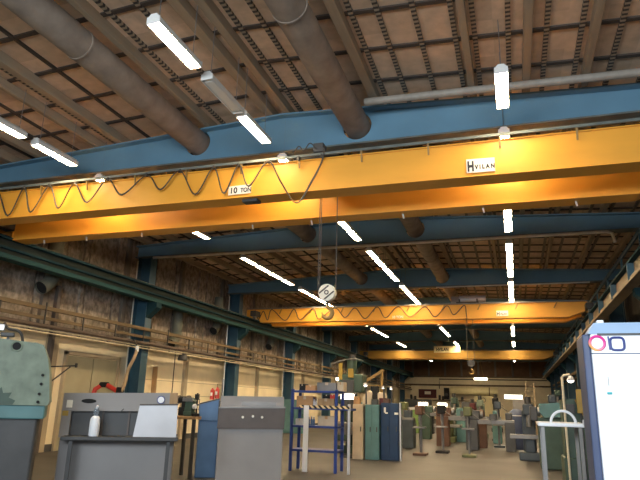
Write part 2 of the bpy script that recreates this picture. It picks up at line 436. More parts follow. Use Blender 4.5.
# ------------------------------------------------------------------ roof beams and columns
DUCTX = ((-6.43, 5.52), (-2.76, 5.46))
def circle(cx, cz, r, n=24): return [(cx+r*math.cos(2*math.pi*i/n), cz+r*math.sin(2*math.pi*i/n)) for i in range(n)]
bl = {1: 'deep blue tapered roof beam spanning just above the yellow crane with the big name plate',
      2: 'blue roof beam just behind the biggest yellow crane, pale conduit along its bottom',
      3: 'blue roof beam in front of the second yellow crane',
      4: 'blue roof beam right over the second yellow crane and its hoist'}
for i, y in enumerate(BEAMS):
    if i < 1: lab = 'blue roof beam straight overhead, nearest the open gate'
    else: lab = bl.get(i, 'blue roof beam deep in the hall, %s one beyond the second crane' % ORD[max(0, i-5)])
    t = thing('roof_beam', (RIDGE, y+.18, 5.0), lab, 'roof beam', 'blue roof beams across the hall', 'thing')
    xa, xb = XL+.05, XR-.05
    n = 1
    loops = [[(xa, 5.02), (xb, 5.02), (xb, roofz(xb, 5.85)), (RIDGE, 5.85), (xa, roofz(xa, 5.85))]]
    loops += [circle(cx, cz, .30) for cx, cz in DUCTX]
    MB().holed(loops, 'Y', y+.165, y+.195).build('web', 'blue', t)
    MB().bbox(xa, xb, y, y+.36, 4.99, 5.025, .005).build('bottom_flange', 'flange', t)
    MB().prism([(xa, roofz(xa, 5.85)), (RIDGE, 5.85), (xb, roofz(xb, 5.85)), (xb, roofz(xb, 5.885)), (RIDGE, 5.885), (xa, roofz(xa, 5.885))], 'Y', y, y+.36).build('top_flange', 'blue', t)
    if i == 2:
        MB().tube([(-12.3, y-.08, 4.93), (2.75, y-.08, 4.93), (2.9, y-.08, 4.88), (2.95, y-.08, 4.6)], .045, 10).build('conduit_pipe', 'conduit', t, True)

colnames = ['beside the viewer', 'under the beam over the big crane', 'between the beige door and the fixed railing',
            'past the tall grey upright of the cream wall', 'behind the blue shelving rack', 'beyond the radial drill']
for side, xin in (('cream', -12.42), ('dark', 3.72)):
    sg = -1 if side == 'cream' else 1
    for i, y in enumerate(BEAMS):
        nm = colnames[i] if i < 6 else '%s one past the radial drill' % ORD[i-5]
        t = thing('steel_column', (xin+sg*.3, y+.18, FL),
                  'blue steel column on the %s wall, %s' % (side, nm if side == 'cream' else '%s from the open gate' % ORD[i]), 'column',
                  'blue columns along the %s wall' % side, 'thing')
        a, b = sorted((xin, xin+sg*.55))
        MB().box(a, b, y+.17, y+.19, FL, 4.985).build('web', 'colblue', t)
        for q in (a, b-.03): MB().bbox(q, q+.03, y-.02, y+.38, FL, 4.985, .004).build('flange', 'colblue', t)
        c0, c1 = sorted((xin, xin-sg*.42))
        MB().prism([(xin, 2.75), (xin-sg*.40, 3.12), (xin-sg*.40, 3.30), (xin, 3.30)], 'Y', y+.02, y+.34).build('bracket', 'runway', t)
        if side == 'cream':
            MB().tube([(xin-.53, y-.06, FL+.4), (xin-.53, y-.06, 4.85)], .024, 8).build('conduit_pipe', 'conduit', t, True)

# ------------------------------------------------------------------ ducts through the beams
for (cx, cz), lab in zip(DUCTX, ('fat round dusty roof duct, the one closer to the cream wall', 'fat round dusty roof duct where the grey cross pipe ends')):
    t = thing('ventilation_duct', (cx, Y0+.2, cz), lab, 'duct', 'round roof ducts running the length of the hall')
    MB().cyl((cx, Y0+.2, cz), (cx, Y1-.2, cz), .265, 24).build('duct_tube', 'duct', t, True)
    for k in range(10):
        y = BEAMS[k]-.7
        if k >= 1: MB().cyl((cx, y-3.02, cz), (cx, y-2.98, cz), .275, 24).build('joint_band', 'duct', t, True)
mb = MB().tube([(-2.45, 9.9, 5.63), (4.3, 9.9, 5.44)], .075, 12)
tag(mb.build('cross_pipe', 'pipe', None, True, base=(0, 9.9, 5.4)), 'grey round pipe crossing the ceiling from the duct to the dark wall', 'pipe')
tag(MB().tube([(-3.0, 25.2, 4.93), (3.1, 25.2, 4.93)], .03, 8).build('beam_conduit', 'conduit', None, True, base=(0, 25.2, 4.93)), 'thin white conduit under the blue beam before the second crane', 'pipe')

# ------------------------------------------------------------------ crane runways
def runway(xc, sg, label):
    """sg: +1 when the hall lies towards +x"""
    t = thing('crane_runway', (xc, Y0+.3, 3.3), label, 'crane runway', 'crane runway girders', 'thing')
    ya, yb = Y0+.3, Y1-.3
    MB().bbox(xc-.16, xc+.16, ya, yb, 3.80, 3.86, .006).build('top_flange', 'runway', t)
    MB().box(xc-.02, xc+.02, ya, yb, 3.40, 3.81).build('web', 'runweb' if sg > 0 else 'tan', t)
    MB().bbox(xc-.17, xc+.17, ya, yb, 3.30, 3.345, .006).bbox(xc+sg*.13-.02, xc+sg*.13+.02, ya, yb, 3.30, 3.43, .006).build('bottom_flange', 'runlip' if sg > 0 else 'tan', t)
    MB().bbox(xc-.03, xc+.03, ya, yb, 3.86, 3.92, .004).build('rail', 'steel', t)
    if sg > 0: MB().bbox(xc+sg*.02, xc+sg*.1, ya, yb, 3.56, 3.62, .006).build('cable_duct', 'runway', t)
    return t
r1 = runway(-12.2, 1, 'dark green crane runway girder running along the cream wall')
r2 = runway(3.22, -1, 'tan and blue crane runway girder along the dark wall above the white cabinet')
for k in range(24):
    y = 2+k*3.0
    MB().bbox(3.40, 3.46, y-.05, y+.05, 3.85, 4.70, .006).build('guard_post', 'colblue', r2)
    MB().box(3.03, 3.20, y-.04, y+.04, 3.345, 3.80).build('stiffener', 'colblue', r2)
MB().bbox(3.41, 3.47, Y0+.3, Y1-.3, 4.60, 4.74, .006).build('guard_rail', 'colblue', r2)
MB().bbox(3.22, 3.50, Y0+.3, Y1-.3, 3.80, 3.85, .006).build('walkway', 'runway', r2)
# ------------------------------------------------------------------ lamps: three rows
def make_lamp(x, y, ln, lit, label, group, hang=True):
    z = 4.90
    t = thing('tube_light', (x, y, z), label, 'ceiling light', group)
    h = MB().prism([(x-.045, z+.10), (x+.045, z+.10), (x+.10, z+.03), (x+.105, z-.053), (x+.095, z-.053), (x+.085, z+.03), (x-.085, z+.03), (x-.095, z-.053), (x-.105, z-.053), (x-.10, z+.03)], 'Y', y, y+ln)
    h.box(x-.10, x+.10, y-.005, y+.008, z-.053, z+.05).box(x-.10, x+.10, y+ln-.008, y+ln+.005, z-.053, z+.05)
    h.build('housing', 'housing', t)
    MB().bbox(x-.075, x+.075, y+.07, y+ln-.07, z-.048, z+.028, .012).build('tube', 'tube' if lit else 'unlit', t)
    if hang:
        for yy in (y+.12, y+ln-.12):
            MB().cyl((x, yy, z+.09), (x, yy, roofz(x, zc)-.02), .006, 5).build('suspension_wire', 'midsteel', t)
    return t
def copy_tree(o, parent=None):
    c = o.copy(); COL.objects.link(c)
    if parent is not None: c.parent = parent
    for ch in list(o.children):
        d = ch.copy(); COL.objects.link(d); d.parent = c
        for g in list(ch.children):
            e = g.copy(); COL.objects.link(e); e.parent = d
    return c
rows = {'cream wall': (-8.92, [7.0, 8.45, 10.4]), 'middle': (-4.34, [5.7, 7.18, 8.45, 10.4]), 'dark wall': (.08, [8.20, 10.35])}
rest = [11.7, 13.0, 14.5, 15.75]+[18.2+1.3*k for k in range(4)]+[24.2+1.3*k for k in range(10)]+[38.3, 39.6, 41.1, 42.4, 47.6, 48.9, 50.2, 55, 60, 64, 67.5]
for rn, (x, first) in rows.items():
    proto = None
    ys = first+rest
    if rn == 'cream wall': ys.remove(15.75)
    for i, yy in enumerate(ys):
        rowtxt = {'cream wall': 'row along the cream wall', 'middle': 'row under the ridge', 'dark wall': 'row along the dark wall'}[rn]
        unlit = (rn == 'middle' and abs(yy-7.18) < .01)
        lab = ('unlit white tube light, the only dark one in the row under the ridge' if unlit
               else 'glowing tube light, %s from the viewer in the %s' % (ordn(i), rowtxt))
        g = 'tube lights of the '+rowtxt
        if unlit: make_lamp(x, yy, 1.15, False, lab, g); continue
        if proto is None: proto = make_lamp(x, yy, 1.15, True, lab, g)
        else:
            o = copy_tree(proto); o.location = (x, yy, 4.90+UP); o['label'] = lab
            o['_base'] = [x, yy, 4.9]

# ------------------------------------------------------------------ overhead cranes
XA, XB = -12.70, 3.10
def girder(t, y, dy, zb, zt, name, paint):
    pts = [(XA-.1, zt-.40), (XA+.64, zt-.40), (XA+.66, zb+.02), (XB-.75, zb+.02), (XB-.05, zt-.36), (XB+.05, zt-.42), (XB+.05, zt), (XA-.1, zt)]
    g = MB().prism(pts, 'Y', y+.03, y+dy-.03).build(name, paint, t)
    b = [(XA-.1, zt-.42), (XA+.62, zt-.42), (XA+.64, zb), (XB-.75, zb), (XB-.05, zt-.38), (XB+.05, zt-.38)]
    top = [(p[0], p[1]+.022) for p in reversed(b)]
    MB().prism(b+top, 'Y', y, y+dy).build('bottom_plate', paint, g)
    MB().bbox(XA-.1, XB+.05, y, y+dy, zt-.005, zt+.02, .004).build('top_plate', paint, g)
    MB().bbox(XA, XB, y+dy/2-.03, y+dy/2+.03, zt+.02, zt+.07, .004).build('crab_rail', 'steel', g)
    return g
def crane(y, label, depth=2.0, paint='yellow'):
    zb, zt = 3.80, 4.43
    t = thing('overhead_crane', (RIDGE, y, 3.8), label, 'overhead crane', 'yellow travelling cranes across the hall')
    front = girder(t, y, .44, zb, zt, 'girder', paint); rear = girder(t, y+depth-.44, .44, zb, zt, 'girder', paint)
    for x in (-12.2, 3.18):
        e = MB().bbox(x-.15, x+.15, y-.55, y+depth+.55, 4.05, 4.32, .02).build('end_truck', 'steel', t)
        for yy in (y-.3, y+depth+.3):
            MB().cyl((x-.06, yy, 4.05), (x+.06, yy, 4.05), .125, 20).build('wheel', 'midsteel', e, True)
    return t, front, rear

YA = 9.67
c1, f1, rr1 = crane(YA, 'biggest yellow overhead crane, 10 TON plate and HVILAN plate on its front girder')
# cable track on brackets along the front girder
MB().bar((XA, YA-.06, 4.50), (XB, YA-.06, 4.50), .035, .05).build('cable_track', 'flange', c1)
for k in range(13):
    x = XA+.5+k*1.22
    MB().bar((x, YA+.1, 4.44), (x-.02, YA-.06, 4.50), .035, .03).bar((x, YA-.005, 4.28), (x, YA-.06, 4.5), .03, .02).build('track_bracket', 'ochre', c1)
pk = [(-12.3, 4.46), (-11.75, 3.85), (-11.0, 4.45), (-10.55, 3.84), (-10.2, 4.45), (-9.88, 3.86), (-9.52, 4.45), (-9.16, 3.90), (-8.82, 4.42), (-8.44, 3.98), (-7.98, 4.45), (-7.55, 4.06), (-7.02, 4.45), (-6.64, 4.1),
      (-6.22, 4.46), (-5.84, 3.93), (-5.46, 4.45), (-5.18, 3.88), (-4.92, 4.46), (-4.67, 3.99), (-4.28, 4.45), (-4.0, 4.0), (-3.66, 3.56), (-3.38, 3.95), (-3.2, 4.35), (-3.15, 4.62)]
keys = []
for i, (x, z) in enumerate(pk):
    keys.append((x, YA-.06-.02*(i % 3), z))
MB().tube(smoothpath(keys, 7), .0135, 6).build('festoon_cable', 'cable', c1, True)
keys2 = [(a+.02, b-.03, c-.03 if i % 2 else c-.01) for i, (a, b, c) in enumerate(keys)]
MB().tube(smoothpath(keys2, 7), .010, 6).build('festoon_cable', 'cable', c1, True)
for x, z in pk[::2]:
    MB().bbox(x-.02, x+.02, YA-.09, YA-.04, 4.42, 4.50, .004).build('cable_hanger', 'steel', c1)
# lettered plates
pl = MB().prism([(-.575, 3.87), (-.105, 3.86), (-.105, 4.11), (-.575, 4.12)], 'Y', YA-.015, YA+.0).build('sign_plate', 'plate', f1)
pl['label'] = 'white sign plate reading HVILAN'
lettering('lettering', 'H', .25, 'ink', pl, -.562, YA-.017, 3.90, .012, .62)
lettering('lettering', 'V I L A N', .105, 'ink', pl, -.435, YA-.017, 3.925, .006, .80)
p2 = MB().prism([(-5.13, 3.86), (-4.645, 3.87), (-4.645, 4.05), (-5.13, 4.04)], 'Y', YA-.012, YA+.0).build('sign_plate', 'plate', f1)
p2['label'] = 'white sign plate reading 10 TON'
lettering('lettering', '10', .165, 'ink', p2, -5.10, YA-.014, 3.895, .004)
lettering('lettering', 'TON', .125, 'ink', p2, -4.87, YA-.014, 3.90, .003, .85)
# small fixtures beneath the girders
for x, yy in ((-4.72, YA+.2), ): MB().bbox(x-.16, x+.16, yy-.1, yy+.1, 3.74, 3.80, .01).build('junction_box', 'dgrey', f1)
for k, x in enumerate((-11.2, -9.9, -8.3, -5.4, -4.0, -2.0, -.4, 1.3)):
    MB().bar((x, YA+1.75, 3.80), (x+.02, YA+1.75, 3.70), .03, .03).build('cable_lug', 'conduit', rr1)

# hoist trolley with ropes and hook block
def hoist(yc, x, label, zb, big=True):
    t = thing('hoist_trolley', (x, yc, 4.5), label, 'hoist trolley', 'hoist trolleys on the cranes')
    MB().bbox(x-.5, x+.5, yc-.85, yc-.75, 4.5, 4.6, .01).bbox(x-.5, x+.5, yc+.75, yc+.85, 4.5, 4.6, .01).bbox(x-.5, x-.42, yc-.85, yc+.85, 4.52, 4.6, .01).bbox(x+.42, x+.5, yc-.85, yc+.85, 4.52, 4.6, .01).build('frame', 'steel', t)
    dz = 4.68 if big else 4.84; dr = .13 if big else .19
    MB().cyl((x-.40, yc, dz), (x+.40, yc, dz), dr, 20).cyl((x-.42, yc, dz), (x-.38, yc, dz), dr+.04, 20).cyl((x+.38, yc, dz), (x+.42, yc, dz), dr+.04, 20).build('drum', 'midsteel' if big else 'lgrey', t, True)
    MB().cyl((x+.42, yc, dz+.02), (x+.78, yc, dz+.02), dr-.03, 16).build('motor', 'lgrey' if not big else 'steel', t, True)
    MB().bbox(x-.8, x-.42, yc-.2, yc+.2, 4.58, dz+.12, .02).build('gearbox', 'dgrey' if big else 'grey', t)
    for sx in (-.4, .4): MB().bbox(x+sx-.03, x+sx+.03, yc-.25, yc+.25, 4.55, dz, .01).build('drum_bearing', 'steel', t)
    for sx in (-.45, .45):
        for sy in (-.8, .8): MB().cyl((x+sx-.03, yc+sy, 4.553), (x+sx+.03, yc+sy, 4.553), .05, 14).build('trolley_wheel', 'midsteel', t, True)
    if big:
        MB().bbox(x-.02, x+.18, yc-1.06, yc-.84, 4.56, 4.74, .01).bar((x+.08, yc-.95, 4.5), (x+.08, yc-.8, 4.55), .05, .05).build('control_box', 'dgrey', t)
        MB().tube(smoothpath([(x+.05, yc-1.07, 4.62), (x-.08, yc-1.08, 4.74), (x-.2, yc-1.08, 4.6), (x-.3, yc-1.08, 4.70), (x-.42, yc-1.08, 4.55)], 6), .012, 6).build('cable_loop', 'cable', t, True)
    r = .165
    for dx in ((-.20, -.165, .165) if big else (-.15, .15)):
        MB().cyl((x+dx, yc, zb+.05), (x+dx, yc, 4.62), .010 if big else .012, 6).build('rope', 'rope', t)
    hb = MB().cyl((x, yc-.07, zb), (x, yc+.07, zb), r, 28).build('hook_block', 'plate' if big else 'dgrey', t, True)
    MB().torus((x, yc-.075, zb), .036, .011).build('axle_ring', 'dbrown', hb, True)
    d = MB()
    for s in (-1, 1):
        d.bar((x-.095+s*.055, yc-.078, zb-.075-s*.058), (x+.095+s*.055, yc-.078, zb+.075-s*.058), .012, .026)
    d.build('stripe', 'dbrown', hb)
    MB().cyl((x, yc, zb-r-.10), (x, yc, zb-r+.02), .03, 12).build('shank', 'steel', hb, True)
    hp = [(x, yc, zb-r-.08), (x+.02, yc, zb-r-.12), (x+.085, yc, zb-r-.17), (x+.10, yc, zb-r-.25), (x+.05, yc, zb-r-.32), (x-.03, yc, zb-r-.32), (x-.085, yc, zb-r-.27), (x-.10, yc, zb-r-.21)]
    sp = smoothpath(hp, 5); n = len(sp)
    MB().tube(sp, .03, 10, radii=[.03+.012*math.sin(math.pi*i/(n-1)) - (.018 if i > n-6 else 0) for i in range(n)]).build('hook', 'ochre', hb, True)
    return t
hoist(YA+1.0, -3.36, 'hoist trolley of the biggest crane with round pale hook block on long ropes', 2.05)

YB = 27.0
c2, f2, rr2 = crane(YB, 'second yellow crane, spanning behind the hanging hook block', 2.0)
MB().bar((XA, YB-.06, 4.48), (XB, YB-.06, 4.48), .03, .04).build('cable_track', 'midsteel', c2)
pk = [(-12.3, 4.40), (-12.1, 3.95), (-11.85, 4.35), (-11.6, 3.9), (-11.39, 4.42), (-10.66, 3.86), (-10.21, 4.42), (-9.87, 3.89), (-9.21, 4.42), (-8.89, 3.9), (-8.09, 4.42), (-7.58, 3.95), (-7.09, 4.4), (-6.59, 3.88), (-6.0, 4.42), (-5.6, 3.9),
      (-5.0, 4.42), (-4.45, 3.92), (-3.75, 4.38), (-3.3, 3.9), (-2.75, 4.4), (-2.45, 3.98), (-1.98, 4.4), (-1.9, 4.0), (-1.88, 3.6)]
MB().tube(smoothpath([(x, YB-.06, z) for x, z in pk], 7), .022, 6).build('festoon_cable', 'cable', c2, True)
for k in range(9): MB().bar((-11+k*1.6, YB, 4.2), (-10.85+k*1.6, YB-.06, 4.48), .04, .03).build('track_bracket', 'ochre', c2)
pl = MB().box(-.60, -.10, YB-.015, YB, 3.89, 4.13).build('sign_plate', 'plate', f2); pl['label'] = 'white sign plate reading HVILAN'
lettering('lettering', 'H', .22, 'ink', pl, -.585, YB-.02, 3.925, .008, .8)
lettering('lettering', 'VILAN', .12, 'ink', pl, -.45, YB-.02, 3.94, .003, .9)
pl = lettering('lettering', '10 TON', .16, 'plate', f2, -5.30, YB-.004, 3.88, .006, .95)
hoist(YB+1.0, -1.85, 'hoist trolley with pale motor on the second yellow crane', 1.9, False)

YC = 50.5
c3, f3, rr3 = crane(YC, 'farthest yellow crane with a cream name board standing on its girder', 1.6, 'darkyellow')
pl = MB().bbox(-6.35, -4.15, YC-.03, YC+.03, 4.28, 4.84, .01).build('sign_plate', 'creamroll', f3); pl['label'] = 'cream name board reading HVILAN'
lettering('lettering', 'HVILAN', .36, 'ink', pl, -6.15, YC-.035, 4.43, .012, .8)
# thin frame of a grab rail over the far crane
MB().tube([(-12.0, YC, 4.4), (-12.0, YC, 5.0), (-9.4, YC, 5.0)], .03, 6).build('hand_rail', 'midsteel', c3)

# ------------------------------------------------------------------ fixtures on the cream wall
t = thing('cable_ledge', (-12.28, Y0+1, 1.9), 'brown railed cable ledge running in front of the blue columns on the cream wall', 'cable ledge')
MB().bbox(-12.36, -12.26, Y0+1, Y1-1, 2.27, 2.38, .008).build('top_rail', 'ledge', t)
MB().bbox(-12.34, -12.27, Y0+1, Y1-1, 2.0, 2.09, .006).build('lower_rail', 'ledge', t)
MB().box(-12.40, -12.20, Y0+1, Y1-1, 1.85, 1.88).build('shelf_plate', 'brownpipe', t)
for k in range(42):
    y = 5.2+k*1.55; MB().bar((-12.25, y, 1.87), (-12.25, y, 2.48 if k % 4 == 1 else 2.28), .035, .03).build('post', 'steel', t)
for y in BEAMS: MB().bar((-12.43, y+.18, 1.84), (-12.20, y+.18, 1.84), .06, .04).build('shelf_bracket', 'steel', t)
for x, z, r, mtl, lab in ((-12.22, 1.82, .055, 'brownpipe', 'dark brown pipe clipped under the brown cable ledge'), (-12.27, 1.73, .022, 'creampipe', 'thin pale pipe below the dark brown wall pipe'), (-12.29, 1.655, .018, 'creampipe', 'thinnest pale pipe, lowest of the pipes along the cream wall')):
    p = thing('pipe_line', (x, Y0+1, z), lab, 'pipe', 'pipes along the cream wall')
    MB().cyl((x, Y0+1, z), (x, Y1-1, z), r, 12).build('pipe_run', mtl, p, True)
    for yb in BEAMS: MB().bar((-12.425, yb+.1, z), (x, yb+.1, z), .03, .03).build('pipe_clip', 'steel', p)
for y, z, lab in ((13.5, 3.0, 'grey green vent elbow with dark mouth, over the beige double door'), (20.6, 2.1, 'grey green vent elbow low on the wall just past the blue column by the door'), (24.0, 3.0, 'grey green vent elbow high on the wall before the second blue column'), (30.5, 2.9, 'grey green vent elbow behind the second yellow crane')):
    t = thing('vent_elbow', (XL, y, z), lab, 'vent pipe', 'vent elbows on the cream wall')
    pts = smoothpath([(XL+.28, y-.18, z-.02), (XL+.28, y+.02, z+.12), (XL+.26, y+.22, z+.36), (XL+.25, y+.24, z+.8), (XL+.25, y+.24, z+1.6)], 6)
    MB().tube(pts, .20, 18, cap=False).build('elbow', 'greenduct', t, True)
    d = (pts[1]-pts[0]).normalized()
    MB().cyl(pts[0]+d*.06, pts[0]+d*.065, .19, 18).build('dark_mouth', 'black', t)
    MB().bar((XL-.02, y+.24, z+1.2), (XL+.1, y+.24, z+1.2), .1, .05).build('wall_clip', 'steel', t)
t = thing('iron_bracket', (XL+.1, 14.2, .36), 'black iron triangular bracket on the pale upright beside the door', 'bracket')
MB().bar((-12.93, 14.15, .80), (-12.0, 14.15, .83), .035, .035).build('arm', 'steel', t)
MB().bar((-12.93, 14.15, .30), (-12.2, 14.15, .80), .03, .03).build('strut', 'steel', t)
MB().bar((-12.94, 14.15, .24), (-12.94, 14.15, .90), .03, .03).bar((-12.0, 14.15, .78), (-12.0, 14.15, .90), .05, .05).build('wall_plate', 'steel', t)
tag(MB().bbox(-13.09, -12.95, 14.08, 14.22, FL, 3.2, .01).build('steel_post', 'dbrown', None, base=(-13.0, 14.15, FL)), 'dark brown steel post before the pale upright, carrying the iron bracket', 'post')
t = thing('wood_plank', (-13.0, 19.6, FL), 'brown wooden plank leaning on the bright cream wall', 'plank')
MB().bar((-12.85, 19.5, FL), (-13.06, 19.75, 1.15), .20, .05).build('plank', 'woodp', t)
t = thing('hanging_lamp', (-12.3, 20.4, 1.5), 'dark boxy lamp hanging under the cable ledge past the blue column', 'lamp')
MB().lathe([(.05, .25), (.16, .18), (.20, 0), (.17, -.02)], (-12.3, 20.4, 1.45), 16).build('shade', 'steel', t, True)
MB().cyl((-12.3, 20.4, 1.65), (-12.3, 20.4, 1.85), .02, 8).build('stem', 'steel', t)
MB().cyl((-12.3, 20.4, 1.46), (-12.3, 20.4, 1.50), .1, 14).build('lens', 'lgrey', t)
# wires and conduits climbing the wall
for k, (y, za, zb2) in enumerate(((21.25, FL, 1.9), (26.9, FL, 1.9), (25.1, FL, .7))):
    tag(MB().cyl((XL+.03, y, za), (XL+.03, y, zb2), .018, 8).build('thin_conduit', 'brownpipe', None, base=(XL, y, za)), ('thin upright conduit on the cream wall left of the grey upright', 'thin upright conduit on the cream wall beyond the red cans', 'short upright conduit on the cream wall behind the blue machine')[k].replace('left of', 'before'), 'conduit', 'conduits on the cream wall')

# ------------------------------------------------------------------ big green machine
t = turned('boring_machine', (-6.55, 7.0), 40, 'big worn pale green machine tool with a round black hole, near the grey machine', 'machine tool')
out = [(-1.7, .84), (-.60, .765), (-.10, .73), (-.01, .70), (.07, .522), (.12, .32), (.175, -.10), (.150, -.15), (-1.7, -.15)]
b = MB().prism(out, 'Y', 0, .9).build('column_casting', 'green', t)
MB().bbox(-1.7, .13, .03, .9, -.34, -.15, .02).build('slide', 'teal', t)
MB().bbox(-1.65, .05, .06, .88, FL, -.34, .03).build('machine_base', 'dgrey', t)
MB().torus((-.362, -.004, .668), .068, .014).build('port_ring', 'green', b, True)
MB().cyl((-.362, -.008, .668), (-.362, .05, .668), .058, 24).build('port_hole', 'black', b)
for u, z in ((.035, .275), (.030, .15), (.025, .01), (.022, -.10)):
    MB().cyl((u, -.035, z), (u, .02, z), .02, 12).build('knob', 'black', b, True)
MB().prism([(-.62, -.14), (-.30, -.145), (-.27, -.09), (-.36, -.05), (-.33, .02), (-.44, .01), (-.47, .09), (-.53, .03), (-.62, .06)], 'Y', -.004, .004).build('oil_stain', 'dgreen', b)
MB().tube(smoothpath([(-.30, .1, .72), (-.33, .05, .84), (-.40, .05, .90), (-.52, .05, .92), (-.58, .05, 1.0)], 5), .02, 8).build('lever', 'steel', t, True)
MB().bbox(-.60, -.42, 0, .1, .80, .86, .01).bar((-.5, .05, .74), (-.5, .05, .86), .03, .03).build('clamp', 'steel', t)
MB().bbox(-.72, -.56, 0, .1, .88, .97, .01).bar((-.64, .05, .78), (-.64, .05, .9), .03, .03).build('work_light', 'lgrey', t)

# ------------------------------------------------------------------ long grey machine
GA, GD = (-6.2, 8.7), 32
t = turned('grinding_machine', GA, GD, 'long grey machine with dark oval badge and blue rimmed dial', 'machine tool')
MB().prism([(-1.04, -.25), (.66, -.215), (.66, .088), (-1.04, .04)], 'Y', 0, .8).build('hood', 'grey', t)
MB().bbox(-.9, .78, .12, .75, -.66, -.22, .01).build('dark_window', 'dgrey', t)
MB().bbox(-1.035, -.885, -.01, .78, -.66, -.235, .01).build('end_post', 'grey', t)
MB().bbox(-1.02, .80, .05, .8, FL, -.66, .02).build('cabinet_base', 'grey', t)
MB().prism([(.66, -.215), (.80, -.21), (.79, .09), (.66, .088)], 'Y', .0, .8).build('end_panel', 'woodp', t)
bd = MB().lathe([(.001, -.014), (.105, -.014), (.12, .002)], (-.637, 0, -.08), 28, 'Y')
bd.v = [(x, y, -.08+(z+.08)*.30) for x, y, z in bd.v]; bd.build('oval_badge', 'black', t, True)
g = MB().cyl((.517, -.04, -.032), (.517, 0, -.032), .068, 28).build('dial', 'inkblue', t, True)
MB().cyl((.517, -.048, -.032), (.517, -.03, -.032), .053, 28).build('dial_face', 'white', g, True)
MB().box(-.975, -.885, -.012, .0, -.19, -.07).build('paper_label', 'plate', t)
MB().box(-1.02, -.93, -.016, -.005, -.32, -.24).build('yellow_label', 'yguard', t)
for u in (-.40, .02): MB().box(u-.015, u+.015, .09, .13, -.64, -.22).build('mullion', 'dbrown', t)
MB().bar((-.12, -.015, -.245), (-.07, -.015, -.19), .015, .015).build('latch', 'steel', t)
s_ = MB().prism([(.13, -.62), (.82, -.62), (.80, -.115), (.19, -.13)], 'Y', -.24, -.21).build('splash_guard', 'lgrey', t)
MB().prism([(.19, -.13), (.81, -.112), (.81, -.088), (.19, -.106)], 'Y', -.25, -.19).build('guard_top', 'dbrown', s_)
MB().bbox(-.95, .85, -.34, .1, -.68, -.62, .01).bar((-.8, -.25, FL), (-.8, -.25, -.65), .06, .06).bar((.7, -.25, FL), (.7, -.25, -.65), .06, .06).build('tray', 'dgrey', t)
jx, jy = turn(GA, GD, -.48, -.2)
t = thing('jug', (jx, jy, -.62), 'white round jug with clear spout standing before the grey machine', 'jug')
MB().lathe([(.001, 0), (.07, 0), (.08, .02), (.08, .22), (.074, .27), (.05, .305), (.03, .315), (.001, .316)], (jx, jy, -.62), 24).build('body', 'white', t, True)
MB().lathe([(.026, .31), (.042, .35), (.042, .39), (.03, .43), (.02, .45), (.001, .452)], (jx, jy, -.62), 16).build('spout', 'clear', t, True)
MB().cyl((jx+.02, jy-.02, -.19), (jx+.04, jy-.03, -.15), .018, 10).build('nozzle', 'white', t, True)

# ------------------------------------------------------------------ red extraction arm and hose by the door
t = thing('extraction_arm', (-12.5, 16.4, FL), 'red jointed fume extraction arm with tan hose before the beige door', 'extraction arm')
MB().cyl((-12.2, 16.5, FL), (-12.2, 16.5, .12), .06, 14).build('stand', 'dgrey', t, True)
MB().lathe([(.001, 0), (.3, 0), (.3, .04), (.001, .05)], (-12.2, 16.5, FL), 24).build('foot_plate', 'dgrey', t)
MB().tube([(-12.15, 16.5, .13), (-12.68, 16.5, .36)], .075, 14).build('arm_tube', 'red', t, True)
MB().tube([(-12.88, 16.5, .36), (-13.05, 16.42, .22), (-13.08, 16.38, .0)], .075, 14).build('arm_tube', 'red', t, True)
MB().cyl((-12.92, 16.5, .37), (-12.64, 16.5, .37), .085, 14).build('joint', 'black', t, True)
MB().tube(smoothpath([(-12.12, 16.5, .14), (-12.0, 16.5, .42), (-11.93, 16.5, .85), (-11.78, 16.55, 1.25), (-11.75, 16.6, 1.5)], 6), .055, 12).build('hose', 'hose', t, True)
MB().bbox(-12.24, -12.06, 16.4, 16.6, .10, .30, .02).build('clamp', 'black', t)
MB().cyl((-11.75, 16.6, 1.45), (-11.75, 16.62, 1.62), .06, 12).build('hose_clip', 'white', t, True)
MB().tube([(-11.75, 16.61, 1.6), (-12.1, 16.9, 1.85), (-12.75, 17.2, 1.93)], .02, 8).build('hose_hanger', 'steel', t, True)

# ------------------------------------------------------------------ bench with vise, blue machine, cans, second grey machine
t = thing('work_bench', (-6.65, 11.7, FL), 'low wooden bench between the long grey machine and the blue machine', 'bench')
MB().bbox(-7.05, -6.45, 11.4, 12.0, -.42, -.36, .01).build('bench_top', 'woodp', t)
for sx in (-7.0, -6.5):
    for sy in (11.45, 11.95): MB().bar((sx, sy, FL), (sx, sy, -.4), .06, .06).build('leg', 'steel', t)
t = thing('vise', (-6.72, 11.6, -.36), 'dark green bench vise standing on the low wooden bench', 'vise')
MB().bbox(-6.82, -6.62, 11.5, 11.7, -.36, -.26, .02).prism([(-6.8, -.27), (-6.64, -.27), (-6.60, -.05), (-6.68, .03), (-6.78, -.02)], 'Y', 11.52, 11.68).build('body', 'dgreen', t)
MB().bbox(-6.84, -6.60, 11.48, 11.53, -.06, .02, .006).build('jaw', 'midsteel', t)
MB().cyl((-6.62, 11.6, -.12), (-6.48, 11.6, -.12), .02, 10).cyl((-6.49, 11.6, -.24), (-6.49, 11.6, 0), .01, 8).build('screw_handle', 'midsteel', t, True)
t = thing('grinder', (-6.93, 11.75, -.36), 'black double-wheeled bench grinder beside the green vise', 'grinder')
MB().bbox(-7.03, -6.88, 11.65, 11.85, -.36, -.18, .02).cyl((-7.08, 11.75, -.02), (-6.84, 11.75, -.02), .07, 14).bbox(-6.99, -6.92, 11.7, 11.8, -.2, .0, .01).build('motor', 'black', t, True)
for x in (-7.08, -6.84): MB().cyl((x-.02, 11.75, -.02), (x+.02, 11.75, -.02), .09, 18).build('wheel', 'dbrown', t, True)
t = thing('spindle_stand', (-6.52, 11.55, -.36), 'small black and pale clamping stand at the bench end by the blue machine', 'stand')
